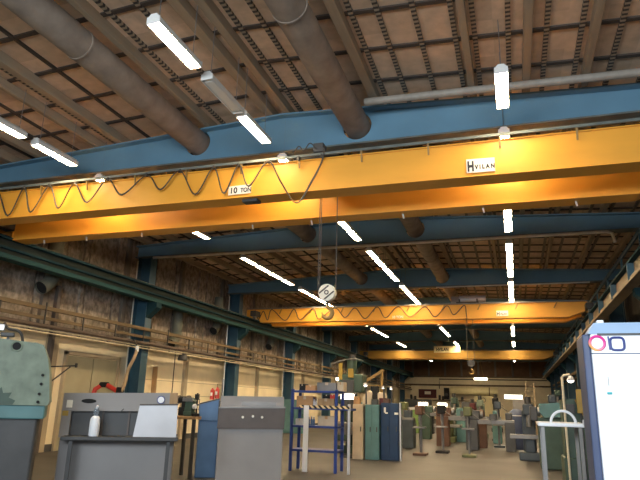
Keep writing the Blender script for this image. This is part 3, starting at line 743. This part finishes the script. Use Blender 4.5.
MB().bbox(-6.58, -6.46, 11.45, 11.6, -.36, -.30, .01).cyl((-6.52, 11.55, -.3), (-6.52, 11.55, .12), .02, 10).bbox(-6.56, -6.48, 11.5, 11.58, -.02, .10, .01).build('post', 'black', t)
MB().cyl((-6.56, 11.48, -.16), (-6.50, 11.48, -.16), .05, 14).build('pale_cap', 'lgrey', t, True)

BA, BD = (-6.2, 11.8), 28
t = turned('blue_lathe', BA, BD, 'blue machine housing with slanted dark top edge and two red cans on it', 'machine tool')
MB().prism([(-.345, -.44), (.09, -.44), (.085, .0), (-.35, -.12)], 'Y', 0, .6).build('housing', 'mblue', t)
MB().prism([(-.36, -.12), (.085, .0), (.085, .03), (-.36, -.09)], 'Y', -.01, .61).build('top_edge', 'dgrey', t)
MB().bbox(-.34, .09, .04, .6, FL, -.44, .02).build('machine_base', 'mblue', t)
MB().bar((.12, .03, FL), (.12, .03, .44), .03, .03).build('upright', 'dbrown', t)
MB().bbox(.06, .10, -.012, .02, -.43, -.02, .006).build('side_strip', 'dgrey', t)
for k, u in enumerate((-.09, .015)):
    z = -.005+.025*k
    cx_, cy_ = turn(BA, BD, u, .3)
    t = thing('oil_can', (cx_, cy_, z), 'red can with white label on the blue machine, %s' % ('closer to the bench' if k == 0 else 'closer to the dark upright'), 'can', 'red cans on the blue machine')
    MB().lathe([(.001, 0), (.05, 0), (.05, .19), (.03, .225), (.02, .23), (.001, .23)], (cx_, cy_, z), 18).build('body', 'red', t, True)
    MB().box(cx_-.02, cx_+.025, cy_-.056, cy_-.04, z+.08, z+.15).build('paper_label', 'plate', t)
    MB().cyl((cx_, cy_, z+.22), (cx_, cy_, z+.25), .018, 10).build('cap', 'red', t, True)

t = turned('control_cabinet', (-5.0, 11.3), 24, 'wide grey cabinet with dark brown front panel before the cream wall', 'cabinet')
MB().prism([(-.735, -.42), (.55, -.40), (.54, .086), (-.735, .072)], 'Y', 0, .5).build('back_panel', 'grey', t)
MB().prism([(-.765, -.55), (.555, -.53), (.565, -.135), (-.745, -.165)], 'Y', -.2, .02).build('front_panel', 'dbrown', t)
MB().prism([(-.755, -.165), (.572, -.135), (.572, -.11), (-.755, -.14)], 'Y', -.21, .01).build('edge_trim', 'midsteel', t)
MB().bbox(-.74, .54, -.15, .5, FL, -.42, .02).build('cabinet_base', 'grey', t)
MB().box(-.31, .378, -.008, .0, -.105, -.02).build('worn_plate', 'midsteel', t)
for u, z in ((-.272, -.325), (-.073, -.303), (.109, -.318)):
    MB().cyl((u, -.225, z), (u, -.19, z), .025, 12).build('switch', 'plate', t, True)

# ------------------------------------------------------------------ blue shelving rack and what is on it
RY = 14.0
t = thing('shelving_rack', (-4.6, RY+.3, FL), 'blue steel shelving rack with hazard striped shelf edge', 'shelving rack')
for x in (-5.25, -4.12):
    for y in (RY, RY+.55): MB().bbox(x-.035, x+.035, y-.03, y+.03, FL, .30, .006).build('post', 'rackblue', t)
MB().bbox(-3.83, -3.77, RY-.03, RY+.03, FL, -.03, .006).build('post', 'lgrey', t)
MB().bbox(-4.93, -4.80, RY-.06, RY-.035, FL, -.08, .006).build('white_strip', 'white', t)
for z, xb in ((.27, -4.08), (-.13, -3.78), (-.55, -4.08), (-1.1, -4.08)):
    sh = MB().bbox(-5.28, xb, RY-.03, RY+.58, z-.05, z, .006).build('shelf', 'rackblue', t)
    if z == -.13: MB().box(-5.05, xb, RY-.045, RY-.03, z-.015, z+.055).build('hazard_edge', 'hazard', sh)
def carton(x0, x1, y, z, h, m, label, name='box', cat='box', dep=.3, grp='boxes on the blue rack'):
    t = thing(name, ((x0+x1)/2, y+dep/2, z), label, cat, grp)
    MB().bbox(x0, x1, y, y+dep, z, z+h, .008).build('body', m, t)
    MB().box(x0+(x1-x0)*.42, x0+(x1-x0)*.58, y-.003, y+dep, z+h*.7, z+h+.003).build('tape', 'beige' if m != 'beige' else 'card', t)
    return t
carton(-5.12, -4.98, RY+.1, .27, .16, 'black', 'small black box on the rack top, beside the brown crate')
carton(-4.96, -4.70, RY+.1, .27, .13, 'card', 'small brown crate on top of the blue rack')
carton(-4.66, -4.16, RY+.1, .27, .20, 'midsteel', 'grey wide box on top of the blue rack')
carton(-4.14, -3.98, RY+.1, .27, .22, 'beige', 'beige box at the end of the rack top')
carton(-5.16, -4.74, RY+.04, -.13, .27, 'card', 'brown open carton on the hazard striped shelf next to the blue post')
carton(-4.62, -4.2, RY+.06, -.13, .22, 'woodp', 'dark brown carton on the hazard striped shelf in the rack middle')
carton(-4.5, -4.32, RY+.1, .09, .09, 'black', 'black flat box stacked on the dark brown carton')
carton(-4.31, -4.19, RY+.08, .09, .10, 'red', 'small red box stacked on the dark brown carton', grp='boxes on the blue rack')
carton(-4.60, -4.17, RY+.05, -.55, .23, 'beige', 'cream bin on the shelf below the hazard stripes', 'bin', 'bin')
carton(-5.17, -4.98, RY+.05, -.55, .15, 'lgrey', 'pale tub on the shelf below the hazard stripes', 'tub', 'tub')
for k, (x, h) in enumerate(((-4.72, .2), (-4.67, .17), (-4.17, .22))):
    t = thing('bottle', (x, RY+.1, -.13), 'white plastic bottle on the hazard striped shelf, %s' % ('right beside the open carton', 'second from the open carton', 'next to the rack end post')[k], 'bottle', 'bottles on the rack')
    MB().lathe([(.001, 0), (.026, 0), (.026, h*.7), (.012, h*.85), (.012, h), (.001, h)], (x, RY+.1, -.13), 14).build('body', 'lgrey', t, True)
    MB().cyl((x, RY+.1, -.13+h), (x, RY+.1, -.11+h), .014, 10).build('cap', 'inkblue', t, True)
for k, x in enumerate((-4.93, -4.86, -4.79, -4.73)):
    t = thing('bottle', (x, RY+.15, -.55), 'blue bottle on the shelf below the hazard stripes, %s from the pale tub' % ORD[k], 'bottle', 'blue bottles on the lower shelf')
    MB().lathe([(.001, 0), (.028, 0), (.028, .13), (.012, .17), (.012, .2), (.001, .2)], (x, RY+.15, -.55), 14).build('body', 'mblue', t, True)
    MB().cyl((x, RY+.15, -.35), (x, RY+.15, -.33), .014, 10).build('cap', 'white', t, True)

# ------------------------------------------------------------------ machine builders for the hall
def radial_drill(x, y, label):
    t = thing('radial_drill', (x, y, FL), label, 'machine tool')
    MB().bbox(x-.55, x+.45, y-.4, y+.6, FL, FL+.25, .03).build('machine_base', 'dgreen', t)
    MB().cyl((x-.1, y, FL+.25), (x-.1, y, 1.45), .17, 20).build('column', 'dgreen', t, True)
    MB().bbox(x-.45, x+.40, y-.5, y+.15, .35, .95, .05).build('arm_head', 'dgreen', t)
    MB().bbox(x-.28, x+.12, y-.62, y-.35, -.25, .75, .04).build('spindle_head', 'dgrey', t)
    MB().cyl((x-.08, y-.5, -.55), (x-.08, y-.5, -.2), .06, 14).build('spindle', 'midsteel', t, True)
    MB().bbox(x-.42, x-.30, y-.55, y-.45, .75, 1.3, .02).build('guard', 'yguard', t)
    MB().bbox(x-.08, x+.1, y-.58, y-.48, .82, 1.12, .02).build('guard', 'yguard', t)
    MB().cyl((x-.05, y-.1, 1.42), (x-.05, y-.1, 1.62), .12, 16).build('motor', 'steel', t, True)
    MB().tube(smoothpath([(x-.75, y-.3, 1.28), (x-.45, y-.3, 1.38), (x, y-.2, 1.48), (x+.35, y-.2, 1.40)], 5), .022, 8).build('cable_arm', 'midsteel', t, True)
    MB().bbox(x-.5, x-.42, y-.6, y-.5, .72, .82, .02).build('lamp_head', 'workglow', t)
    MB().bbox(x-.5, x+.5, y-.75, y+.2, -1.0, -.62, .03).build('work_table', 'midsteel', t)
    for a in range(4):
        an = math.radians(45+90*a); MB().tube([(x+.12, y-.64, .2), (x+.12+.2*math.cos(an), y-.66, .2+.2*math.sin(an))], .015, 8).build('feed_handle', 'midsteel', t, True)
    return t
radial_drill(-5.25, 20.0, 'tall dark radial drill with yellow guards rising behind the blue rack')
t = thing('jib_crane', (-4.42, 20.6, FL), 'ochre triangular jib boom standing beside the dark radial drill', 'jib crane')
MB().cyl((-4.42, 20.6, FL), (-4.42, 20.6, 1.12), .05, 12).build('post', 'ochre', t, True)
MB().bar((-5.1, 20.4, .66), (-4.36, 20.6, 1.14), .09, .10).build('boom', 'ochre', t)
MB().bar((-5.1, 20.4, .60), (-4.42, 20.6, .62), .05, .05).build('stay', 'ochre', t)
MB().bbox(-4.7, -4.15, 20.35, 20.85, FL, FL+.04, .01).build('foot_plate', 'steel', t)
def light_pole(x, y, z, label, r=.055):
    t = thing('work_lamp', (x, y, FL), label, 'lamp', 'small work lamps among the machines')
    MB().cyl((x, y+.1, FL), (x, y+.1, z), .025, 10).build('pole', 'steel', t, True)
    MB().lathe([(.001, 0), (.1, 0), (.1, .03), (.001, .03)], (x, y+.1, FL), 18).build('foot_plate', 'steel', t)
    MB().lathe([(.001, r), (r*.7, r*.7), (r, 0), (r*.9, -.02)], (x, y, z), 16).build('shade', 'lgrey', t, True)
    MB().lathe([(.001, -r*.75), (r*.6, -r*.55), (r*.85, -.01), (.001, .0)], (x, y, z), 16).build('bulb', 'workglow', t, True)
    MB().bar((x, y+.1, z), (x, y, z+r*.8), .02, .02).build('bracket', 'steel', t)
light_pole(-3.95, 18.6, .50, 'pale work lamp over the grey green cabinets beside the jib boom')
light_pole(-3.72, 18.7, .48, 'pale work lamp over the navy panel')
light_pole(-4.45, 18.3, .56, 'round work lamp over the cream cabinet under the drill', .075)
t = thing('light_panel', (-5.25, 18.2, FL), 'bright white lit machine lamp panel at the end of the blue rack', 'lamp')
MB().bbox(-5.23, -4.80, 18.2, 18.28, .11, .27, .02).build('glow_panel', 'workglow', t)
MB().bbox(-5.27, -4.76, 18.25, 18.36, .27, .31, .01).build('hood', 'grey', t)
MB().bar((-5.0, 18.33, FL), (-5.0, 18.33, .26), .08, .06).build('stand', 'steel', t)
MB().bbox(-5.2, -4.74, 18.1, 18.56, FL, FL+.04, .01).build('foot_plate', 'steel', t)
def cabinet(x0, x1, y0, y1, zt, m, label, split=True, hm='steel'):
    t = thing('tool_cabinet', ((x0+x1)/2, (y0+y1)/2, FL), label, 'cabinet', 'cabinets among the machines')
    MB().bbox(x0, x1, y0, y1, FL, zt, .015).build('body', m, t)
    mid = (x0+x1)/2
    for a, b in (((x0+.02, mid-.005), (mid+.005, x1-.02)) if split else ((x0+.02, x1-.02),)):
        d = MB().bbox(a, b, y0-.02, y0, FL+.1, zt-.03, .005).build('cabinet_door', m, t)
        MB().bbox(b-.06, b-.03, y0-.04, y0-.015, (FL+zt)/2, (FL+zt)/2+.14, .005).build('handle', hm, d)
    return t
cabinet(-4.72, -4.40, 17.8, 18.3, -.02, 'beige', 'narrow cream cabinet standing below the radial drill', False)
cabinet(-4.36, -3.93, 17.9, 18.4, -.03, 'teal', 'grey green cabinet next to the narrow cream one', True)
c = cabinet(-3.90, -3.36, 18.0, 18.5, .035, 'navy', 'navy blue cabinet with a small white mark on its door', True)
MB().box(-3.80, -3.74, 17.972, 17.98, -.25, -.10).box(-3.76, -3.68, 17.972, 17.98, -.28, -.24).build('white_mark', 'plate', c)
MB().box(-3.48, -3.36, 17.972, 17.98, -.30, -.24).build('paper_label', 'plate', c)
MB().bbox(-3.33, -3.29, 17.98, 18.02, FL, .05, .005).build('edge_post', 'lgrey', c)
t = thing('milling_machine', (-4.45, 19.2, FL), 'cream and black milling head showing over the grey green cabinets', 'machine tool')
MB().bbox(-4.75, -4.0, 19.0, 19.6, FL, -.1, .03).build('machine_base', 'dgrey', t)
MB().prism([(-4.72, -.1), (-4.45, -.1), (-4.38, .32), (-4.52, .42), (-4.68, .2)], 'Y', 18.95, 19.3).build('head', 'beige', t)
MB().bbox(-4.22, -3.96, 18.95, 19.3, -.1, .36, .05).build('motor_cover', 'beige', t)
MB().bbox(-4.40, -4.22, 19.0, 19.3, -.1, .55, .03).build('column', 'black', t)
MB().bbox(-4.14, -3.9, 18.85, 18.95, -.08, .18, .02).build('chip_guard', 'maroon', t)

def lathe_machine(x0, x1, y, zt, m, label, spin=False):
    t = thing('lathe', ((x0+x1)/2, y+.4, FL), label, 'machine tool', 'lathes in the hall')
    L = x1-x0
    MB().bbox(x0, x0+L*.25, y, y+.7, FL, zt-.35, .02).build('pedestal', m, t)
    MB().bbox(x1-L*.2, x1, y, y+.7, FL, zt-.4, .02).build('pedestal', m, t)
    MB().bbox(x0, x1, y+.1, y+.6, zt-.5, zt-.32, .02).build('bed', 'midsteel', t)
    MB().bbox(x0, x0+L*.3, y+.05, y+.65, zt-.34, zt, .04).build('headstock', m, t)
    MB().cyl((x0+L*.3, y+.35, zt-.15), (x0+L*.36, y+.35, zt-.15), .14, 18).build('chuck', 'midsteel', t, True)
    MB().bbox(x0+L*.5, x0+L*.64, y-.05, y+.6, zt-.33, zt-.12, .02).build('carriage', 'dgrey', t)
    MB().bbox(x1-L*.18, x1-L*.04, y+.15, y+.55, zt-.33, zt-.05, .04).build('tailstock', m, t)
    MB().torus((x0+L*.57, y-.08, zt-.4), .09, .013).build('hand_wheel', 'midsteel', t, True)
    return t
def mill(x, y, zt, m, label, flip=1):
    t = thing('milling_machine', (x, y+.4, FL), label, 'machine tool', 'milling machines in the hall')
    MB().bbox(x-.35, x+.35, y, y+.9, FL, FL+.25, .03).build('machine_base', m, t)
    MB().bbox(x-.2, x+.2, y+.45, y+.9, FL+.25, zt-.2, .04).build('column', m, t)
    MB().bbox(x-.16, x+.16, y-.1, y+.85, zt-.35, zt, .05).build('ram', m, t)
    MB().cyl((x, y, zt-.7), (x, y, zt-.3), .08, 16).build('spindle', 'midsteel', t, True)
    MB().cyl((x, y+.02, zt-.02), (x, y+.02, zt+.22), .1, 16).build('motor', 'steel', t, True)
    MB().bbox(x-.15, x+.15, y, y+.5, FL+.25, -.95, .03).build('knee', m, t)
    MB().bbox(x-.6, x+.6, y-.1, y+.25, -.95, -.82, .015).build('work_table', 'midsteel', t)
    MB().torus((x+flip*.65, y+.08, -.88), .09, .014, 'X').build('hand_wheel', 'midsteel', t, True)
    return t
t = cabinet(-5.9, -4.9, 36.0, 36.8, -.28, 'grass', 'bright green cabinet with a pale top deep in the hall', True)
MB().bbox(-6.25, -4.95, 35.95, 36.85, -.28, -.14, .01).build('pale_top', 'lgrey', t)
MB().bbox(-4.9, -4.68, 36, 36.6, FL, -.12, .02).build('black_side', 'black', t)
mill(-5.0, 27.5, -.1, 'green', 'green milling machine standing before the bright green cabinet')
lathe_machine(-4.6, -2.4, 30.0, -.02, 'dgreen', 'dark green lathe in the hall middle, past the navy cabinet')
lathe_machine(-8.6, -6.3, 33.0, .05, 'teal', 'teal lathe near the far cream wall, behind the drill')
mill(-3.3, 34.5, .45, 'dgreen', 'dark green milling machine below the cream air duct')
mill(-1.85, 33.5, .35, 'green', 'pale green milling machine nearer the grey tall cabinet')
lathe_machine(-2.7, -.7, 29.0, -.12, 'teal', 'teal lathe in front of the pale green milling machine')
lathe_machine(-1.9, -.1, 24.0, -.15, 'dgrey', 'dark grey lathe standing nearest the tall grey cabinet')
c = cabinet(-.20, .78, 38.0, 38.9, .48, 'grey', 'tall pale grey cabinet beside the wooden ladder', True)
t = thing('air_tank', (.35, 26.0, FL), 'blue grey round topped tank in front of the tall grey cabinet', 'tank')
MB().lathe([(.001, 1.55), (.15, 1.53), (.3, 1.42), (.38, 1.25), (.4, 1.1), (.4, .1), (.36, 0), (.001, 0)], (.0, 26.0, FL), 24).build('body', 'bluegrey', t, True)
MB().torus((.0, 26.0, -.32), .36, .02, 'Z').build('weld_ring', 'lgrey', t, True)
mill(-4.1, 41.5, .3, 'dgrey', 'black milling machine between the glowing bench lamps')
cabinet(-3.7, -2.5, 44.0, 44.8, .3, 'dgrey', 'black wide cabinet under the cream air duct', True)
cabinet(-9.6, -8.6, 42.0, 42.8, .15, 'beige', 'beige cabinet by the cream wall deep in the hall', True)
cabinet(-11.8, -10.6, 30.0, 30.8, .1, 'teal', 'teal cabinet by the cream wall behind the radial drill', True)
mill(-7.4, 26.0, .3, 'dgreen', 'dark green milling machine behind the blue rack')
t = cabinet(-10.0, -7.6, 57.0, 58.0, .5, 'dgrey', 'long dark cabinet before the maroon board', True)
def drill_press(x, y, zt, m, label):
    t = thing('drill_press', (x, y, FL), label, 'machine tool', 'drill presses in the hall')
    MB().bbox(x-.22, x+.22, y-.3, y+.25, FL, FL+.08, .015).build('foot_plate', m, t)
    MB().cyl((x, y+.1, FL+.08), (x, y+.1, zt-.1), .05, 14).build('column', 'midsteel', t, True)
    MB().bbox(x-.13, x+.13, y-.3, y+.3, zt-.3, zt, .04).build('head', m, t)
    MB().cyl((x, y-.18, zt-.55), (x, y-.18, zt-.28), .03, 12).build('spindle', 'midsteel', t, True)
    MB().bbox(x-.2, x+.2, y-.35, y+.08, -.75, -.70, .01).build('work_table', 'midsteel', t)
    MB().bar((x+.13, y-.15, zt-.2), (x+.38, y-.25, zt-.38), .02, .02).build('feed_handle', 'midsteel', t)
    MB().cyl((x, y+.34, zt-.3), (x, y+.34, zt-.05), .09, 14).build('motor', 'steel', t, True)
    return t
MT['rust'] = mat('rust_brown_paint', (0.12, 0.06, 0.035), 0.6)
MT['olive'] = mat('olive_paint', (0.12, 0.13, 0.05), 0.5)
MT['slate'] = mat('slate_paint', (0.06, 0.075, 0.09), 0.5)
drill_press(-3.1, 20.5, -.02, 'rust', 'rust brown drill press past the navy cabinet')
drill_press(-2.55, 22.0, .02, 'black', 'black drill press in the hall middle')
drill_press(-1.55, 20.8, -.02, 'olive', 'olive drill press before the teal lathe')
drill_press(-.75, 26.5, .22, 'slate', 'slate drill press beside the round topped tank')
drill_press(-4.35, 24.6, .1, 'olive', 'taller olive drill press behind the navy cabinet')
drill_press(-1.0, 31.5, .42, 'black', 'tall black drill press before the tall grey cabinet')
drill_press(1.3, 24.6, .5, 'slate', 'tall slate drill press by the dark wall')
drill_press(2.0, 32.5, .9, 'dgreen', 'very tall dark green drill press by the dark wall')
lathe_machine(-5.9, -3.8, 23.3, -.16, 'slate', 'slate lathe behind the navy cabinet')
lathe_machine(-3.2, -1.2, 25.5, -.08, 'rust', 'rust brown lathe in the hall middle')
mill(-2.55, 38.0, .2, 'maroon', 'maroon milling machine under the cream duct')
mill(-1.3, 42.0, .6, 'black', 'black milling machine far down the hall, before the glowing far window')
mill(.35, 20.5, .12, 'slate', 'slate milling machine beside the teal turret machine')
mill(-3.05, 28.3, -.32, 'olive', 'olive milling machine among the dark lathes')
for k, (x, y, z, h, m_, nm) in enumerate(((-4.62, 17.85, -.02, .22, 'card', 'brown carton standing on the narrow cream cabinet'), (-4.1, 18.0, -.03, .16, 'dgrey', 'dark tool case on the grey green cabinet'), (-3.75, 18.1, .035, .12, 'rust', 'rust brown tool case on the navy cabinet'))):
    t = thing('tool_case', (x, y+.12, z), nm, 'case', 'cases on the cabinets')
    MB().bbox(x-.09, x+.09, y, y+.22, z, z+h, .01).build('body', m_, t)
    MB().torus((x, y-.004, z+h*.7), .03, .006, 'Y', 0, 180).build('handle', 'steel', t, True)
# bench lamps glowing
for k, (x0, x1) in enumerate(((-6.15, -5.55), (-4.9, -4.3))):
    t = thing('bench_lamp', ((x0+x1)/2, 40.0, FL), ('wide glowing bench lamp above the bright green cabinet', 'narrower glowing bench lamp beside the black milling machine')[k], 'lamp', 'glowing bench lamps')
    MB().bbox(x0, x1, 40.0, 40.25, -.06, .15, .05).build('diffuser', 'task', t)
    MB().bbox(x0-.04, x1+.04, 40.05, 40.3, .17, .22, .01).build('hood', 'grey', t)
    for x in (x0+.1, x1-.1): MB().bar((x, 40.3, FL), (x, 40.3, .2), .05, .05).build('leg', 'steel', t)
# far wall things
t = thing('notice_board', (-10.4, Y1-.1, .86), 'maroon board with a pale label on the far wall', 'notice board')
MB().bbox(-11.5, -9.3, Y1-.1, Y1-.005, .86, 1.9, .02).build('board', 'maroon', t)
MB().box(-10.75, -10.0, Y1-.112, Y1-.1, 1.3, 1.65).build('pale_label', 'plate', t)
t = thing('air_duct', (-4.7, Y1-.7, 1.3), 'fat cream horizontal duct along the far wall', 'duct')
MB().cyl((-7.5, Y1-.62, 1.75), (-2.0, Y1-.62, 1.75), .46, 24).build('duct_tube', 'creamroll', t, True)
MB().cyl((-3.0, Y1-.62, 1.75), (-2.9, Y1-.62, 1.75), .48, 24).build('joint_band', 'ledge', t, True)
for x in (-7.0, -2.4): MB().bar((x, Y1-.6, 1.9), (x, Y1, 1.9), .1, .1).build('wall_bracket', 'steel', t)
t = thing('cream_locker', (-3.6, Y1-.4, FL), 'pale yellow tall locker under the cream duct', 'locker')
MB().bbox(-4.65, -2.6, Y1-.7, Y1-.1, FL, 1.22, .03).build('body', 'creamroll', t)
MB().torus((-3.7, Y1-.72, .75), .25, .03).build('round_badge', 'dbrown', t, True)
t = thing('speaker_box', (-8.0, Y1-.3, .6), 'black upright box on the far wall beside the cream duct', 'speaker')
MB().bbox(-8.35, -7.75, Y1-.4, Y1-.01, .75, 2.1, .03).build('body', 'black', t)
MB().cyl((-8.05, Y1-.42, 1.3), (-8.05, Y1-.4, 1.3), .2, 20).build('cone', 'dgrey', t, True)
t = thing('long_shelf', (-8.5, Y1-.4, .6), 'long brown shelf with dark tins on the far wall', 'shelf')
MB().bbox(-13.0, -5.2, Y1-.5, Y1+.0, .55, .68, .02).build('shelf_board', 'ledge', t)
for k, (x, h) in enumerate(((-12.4, .5), (-11.9, .35), (-8.9, .5), (-8.5, .4), (-6.9, .3), (-6.2, .35))):
    o = MB().lathe([(.001, 0), (.14, 0), (.14, h), (.10, h+.05), (.001, h+.05)], (x, Y1-.25, .68), 14).build('tin', 'steel', None, True, base=(x, Y1-.25, .68))
    tag(o, 'dark tin on the long far shelf, %s from the cream wall' % ORD[k], 'tin', 'tins on the far shelf')
t = thing('far_pipe', (-5, Y1-.3, 2.9), 'dark pipe with a step running along the far wall under the brown cladding', 'pipe')
MB().tube([(-8.9, Y1-.25, 2.0), (-8.9, Y1-.25, 3.15), (3.6, Y1-.25, 3.15)], .06, 8).build('pipe_run', 'brownpipe', t, True)
for x in (-6, -2, 2): MB().bar((x, Y1-.25, 3.15), (x, Y1, 3.15), .05, .05).build('pipe_clip', 'steel', t)
t = thing('far_lamp', (-3.75, 72.0, 3.0), 'short double lamp on slanted hangers before the far wall', 'lamp')
MB().bbox(-4.5, -3.0, 71.9, 72.1, 2.98, 3.2, .03).build('diffuser', 'task', t)
MB().bbox(-4.5, -3.0, 71.92, 72.08, 3.2, 3.26, .01).build('housing', 'housing', t)
MB().bar((-4.2, 72, 3.25), (-4.7, 72, 5.95), .05, .05).bar((-3.4, 72, 3.25), (-3.9, 72, 5.95), .05, .05).build('hanger', 'ochre', t)
t = thing('ladder', (.85, 40.0, FL), 'tan wooden ladder standing beside the tall grey cabinet', 'ladder')
for x in (.62, 1.12): MB().bar((x, 39.8, FL), (x, 40.1, 1.5), .06, .08).build('rail', 'hose', t)
for k in range(10): MB().bar((.62, 39.8+.3*(k+.5)/10, FL+.2+k*.3), (1.12, 39.8+.3*(k+.5)/10, FL+.2+k*.3), .035, .035).build('rung', 'hose', t)
MB().bar((.62, 40.08, 1.45), (.62, 40.7, FL), .05, .05).bar((1.12, 40.08, 1.45), (1.12, 40.7, FL), .05, .05).build('back_leg', 'hose', t)

# ------------------------------------------------------------------ dark wall side
t = thing('busbar_rail', (XR-.6, Y0+1, 2.4), 'brown busbar rail running along the dark wall behind the white cabinet', 'busbar')
MB().bbox(XR-.62, XR-.5, 6, Y1-1, 2.33, 2.48, .008).build('rail', 'ledge', t)
MB().bbox(XR-.62, XR-.5, 6, Y1-1, 2.0, 2.07, .008).build('rail', 'ledge', t)
for k in range(22): MB().bar((XR-.55, 8+3*k, 2.0), (XR-.55, 8+3*k, 2.45), .04, .04).bar((XR-.55, 8+3*k, 2.03), (XR+.02, 8+3*k, 2.03), .04, .04).build('post', 'steel', t)
t = thing('turret_lathe', (.8, 18.3, FL), 'teal machine tool with slanted top beside the white cabinet', 'machine tool')
MB().prism([(.62, .12), (1.10, .16), (1.28, .05), (1.20, -.22), (.72, -.25), (.60, -.1)], 'Y', 17.9, 18.7).build('headstock', 'teal', t)
MB().bbox(.55, 1.35, 17.95, 18.8, FL, -.25, .03).build('machine_base', 'dgreen', t)
MB().cyl((.45, 18.2, -.1), (.62, 18.2, -.1), .12, 16).build('chuck', 'midsteel', t, True)
MB().bbox(.35, .55, 18.0, 18.6, -.35, .05, .03).build('turret', 'dgrey', t)
MB().cyl((1.16, 17.86, -.05), (1.16, 17.9, -.05), .035, 12).build('indicator_lamp', 'workglow', t, True)
t = thing('press', (1.35, 14.6, FL), 'dark green press with sloping side between the teal machine and the white cabinet', 'machine tool')
MB().prism([(.95, .20), (1.25, .22), (1.55, -.45), (1.55, -1.0), (.95, -1.0)], 'Y', 14.2, 15.0).build('frame', 'dgreen', t)
MB().bbox(.9, 1.6, 14.1, 15.1, FL, -1.0, .03).build('machine_base', 'dgreen', t)
MB().bar((1.22, 14.18, .2), (1.48, 14.18, -.4), .03, .05).build('edge_rail', 'ochre', t)
MB().bbox(1.0, 1.2, 14.15, 14.2, -.1, .1, .01).build('control_box', 'dgrey', t)
t = thing('work_lamp', (1.0, 14.0, FL), 'white bell lamp on a pale bent pole beside the white cabinet', 'lamp', 'small work lamps among the machines')
MB().tube([(.98, 14.0, FL), (.98, 14.0, .66), (1.02, 14.0, .70), (1.14, 14.0, .72)], .025, 10).build('pole', 'creampipe', t, True)
MB().lathe([(.001, 0), (.2, 0), (.2, .03), (.001, .03)], (.98, 14.0, FL), 18).build('foot_plate', 'steel', t)
MB().lathe([(.02, .1), (.05, .08), (.085, 0), (.08, -.01)], (1.15, 14.0, .60), 16).build('shade', 'lgrey', t, True)
MB().lathe([(.001, -.06), (.05, -.04), (.075, 0), (.001, .0)], (1.15, 14.0, .60), 16).build('bulb', 'workglow', t, True)
t = thing('yellow_curtain', (1.30, 14.0, FL), 'yellow welding strip hanging on its stand beside the white cabinet', 'curtain')
MB().bbox(1.20, 1.34, 13.6, 13.66, -.08, .40, .012).build('strip', 'yguard', t)
MB().cyl((1.27, 13.7, FL), (1.27, 13.7, .46), .02, 10).build('stand', 'steel', t, True)
MB().bbox(1.12, 1.42, 13.55, 13.85, FL, FL+.03, .01).build('foot_plate', 'steel', t)
t = thing('junction_cabinet', (XR-.3, 40.0, 2.7), 'tan electrical box on the dark wall above the busbar', 'electrical box')
MB().bbox(XR-.45, XR-.01, 39.8, 40.5, 2.75, 3.45, .02).build('body', 'tan', t)
MB().bbox(XR-.41, XR-.08, 39.78, 39.8, 2.8, 3.4, .005).build('cover', 'tan', t)
t = thing('hand_cart', (.40, 6.2, FL), 'small cart with a white hoop handle in front of the white cabinet', 'cart')
MB().torus((.40, 6.0, -.125), .105, .012, 'Y', 0, 180).build('hoop_handle', 'white', t, True)
MB().bbox(.18, .58, 5.98, 6.5, -.16, -.125, .01).build('cart_top', 'white', t)
for x in (.22, .54):
    for y in (6.02, 6.46):
        l = MB().bar((x, y, FL+.12), (x, y, -.15), .03, .03).build('leg', 'midsteel', t)
        MB().cyl((x-.02, y, FL+.06), (x+.02, y, FL+.06), .06, 14).build('caster', 'steel', l, True)
MB().bbox(.2, .56, 6.0, 6.48, -1.15, -1.12, .01).build('lower_tray', 'midsteel', t)
MB().bbox(.56, .60, 5.95, 6.0, -.14, -.09, .008).build('end_knob', 'lgrey', t)

# ------------------------------------------------------------------ white cabinet with printed rings
CX, CY = .475, 4.40
t = thing('machine_cabinet', (1.1, CY+.2, FL), 'bright white machine cabinet with a pink ring and a navy ring printed on it', 'cabinet')
MB().bbox(CX+.035, 1.75, CY, CY+.42, FL+.08, .50, .012).build('body', 'white', t)
MB().bbox(CX-.015, CX+.035, CY+.02, CY+.42, FL+.08, .50, .012).build('side_edge', 'bluegrey', t)
MB().add([(CX+.02, CY, .50), (1.75, CY, .50), (1.75, CY+.10, .588), (CX+.075, CY+.10, .588), (CX+.02, CY+.40, .50), (1.75, CY+.40, .50), (1.75, CY+.40, .588), (CX+.075, CY+.40, .588)], [(0, 1, 2, 3), (4, 7, 6, 5), (3, 2, 6, 7), (0, 3, 7, 4), (1, 5, 6, 2), (0, 4, 5, 1)]).build('top_fascia', 'bluewhite', t)
MB().box(CX+.08, 1.75, CY-.004, CY+.01, .487, .503).build('dark_groove', 'dgrey', t)
MB().box(CX+.03, 1.75, CY-.003, CY+.01, .365, .371).build('panel_seam', 'bluegrey', t)
MB().bbox(CX+.06, 1.7, CY+.05, CY+.38, FL, FL+.08, .01).build('plinth', 'dgrey', t)
r = MB().torus((CX+.075, CY-.001, .437), .046, .0095, 'Y').build('printed_ring', 'ring', t, True); r['label'] = 'pink to orange printed ring'
r = MB().torus((CX+.198, CY-.001, .432), .042, .0085, 'Y', sq=4).bar((CX+.150, CY-.002, .392), (CX+.145, CY-.002, .482), .01, .014).build('printed_ring', 'inkblue', t, True); r['label'] = 'navy rounded square ring with an upright stroke'
MB().box(CX+.118, CX+.1215, CY-.004, CY+.01, .155, .215).build('door_slot', 'midsteel', t)
MB().bbox(CX+.105, CX+.135, CY-.008, CY+.01, .10, .115, .003).build('turquoise_mark', 'turq', t)
MB().bbox(CX+.10, CX+.145, CY+.12, CY+.18, .585, .61, .006).build('beacon', 'white', t)

for o in bpy.data.objects:
    if '_base' in o: del o['_base']
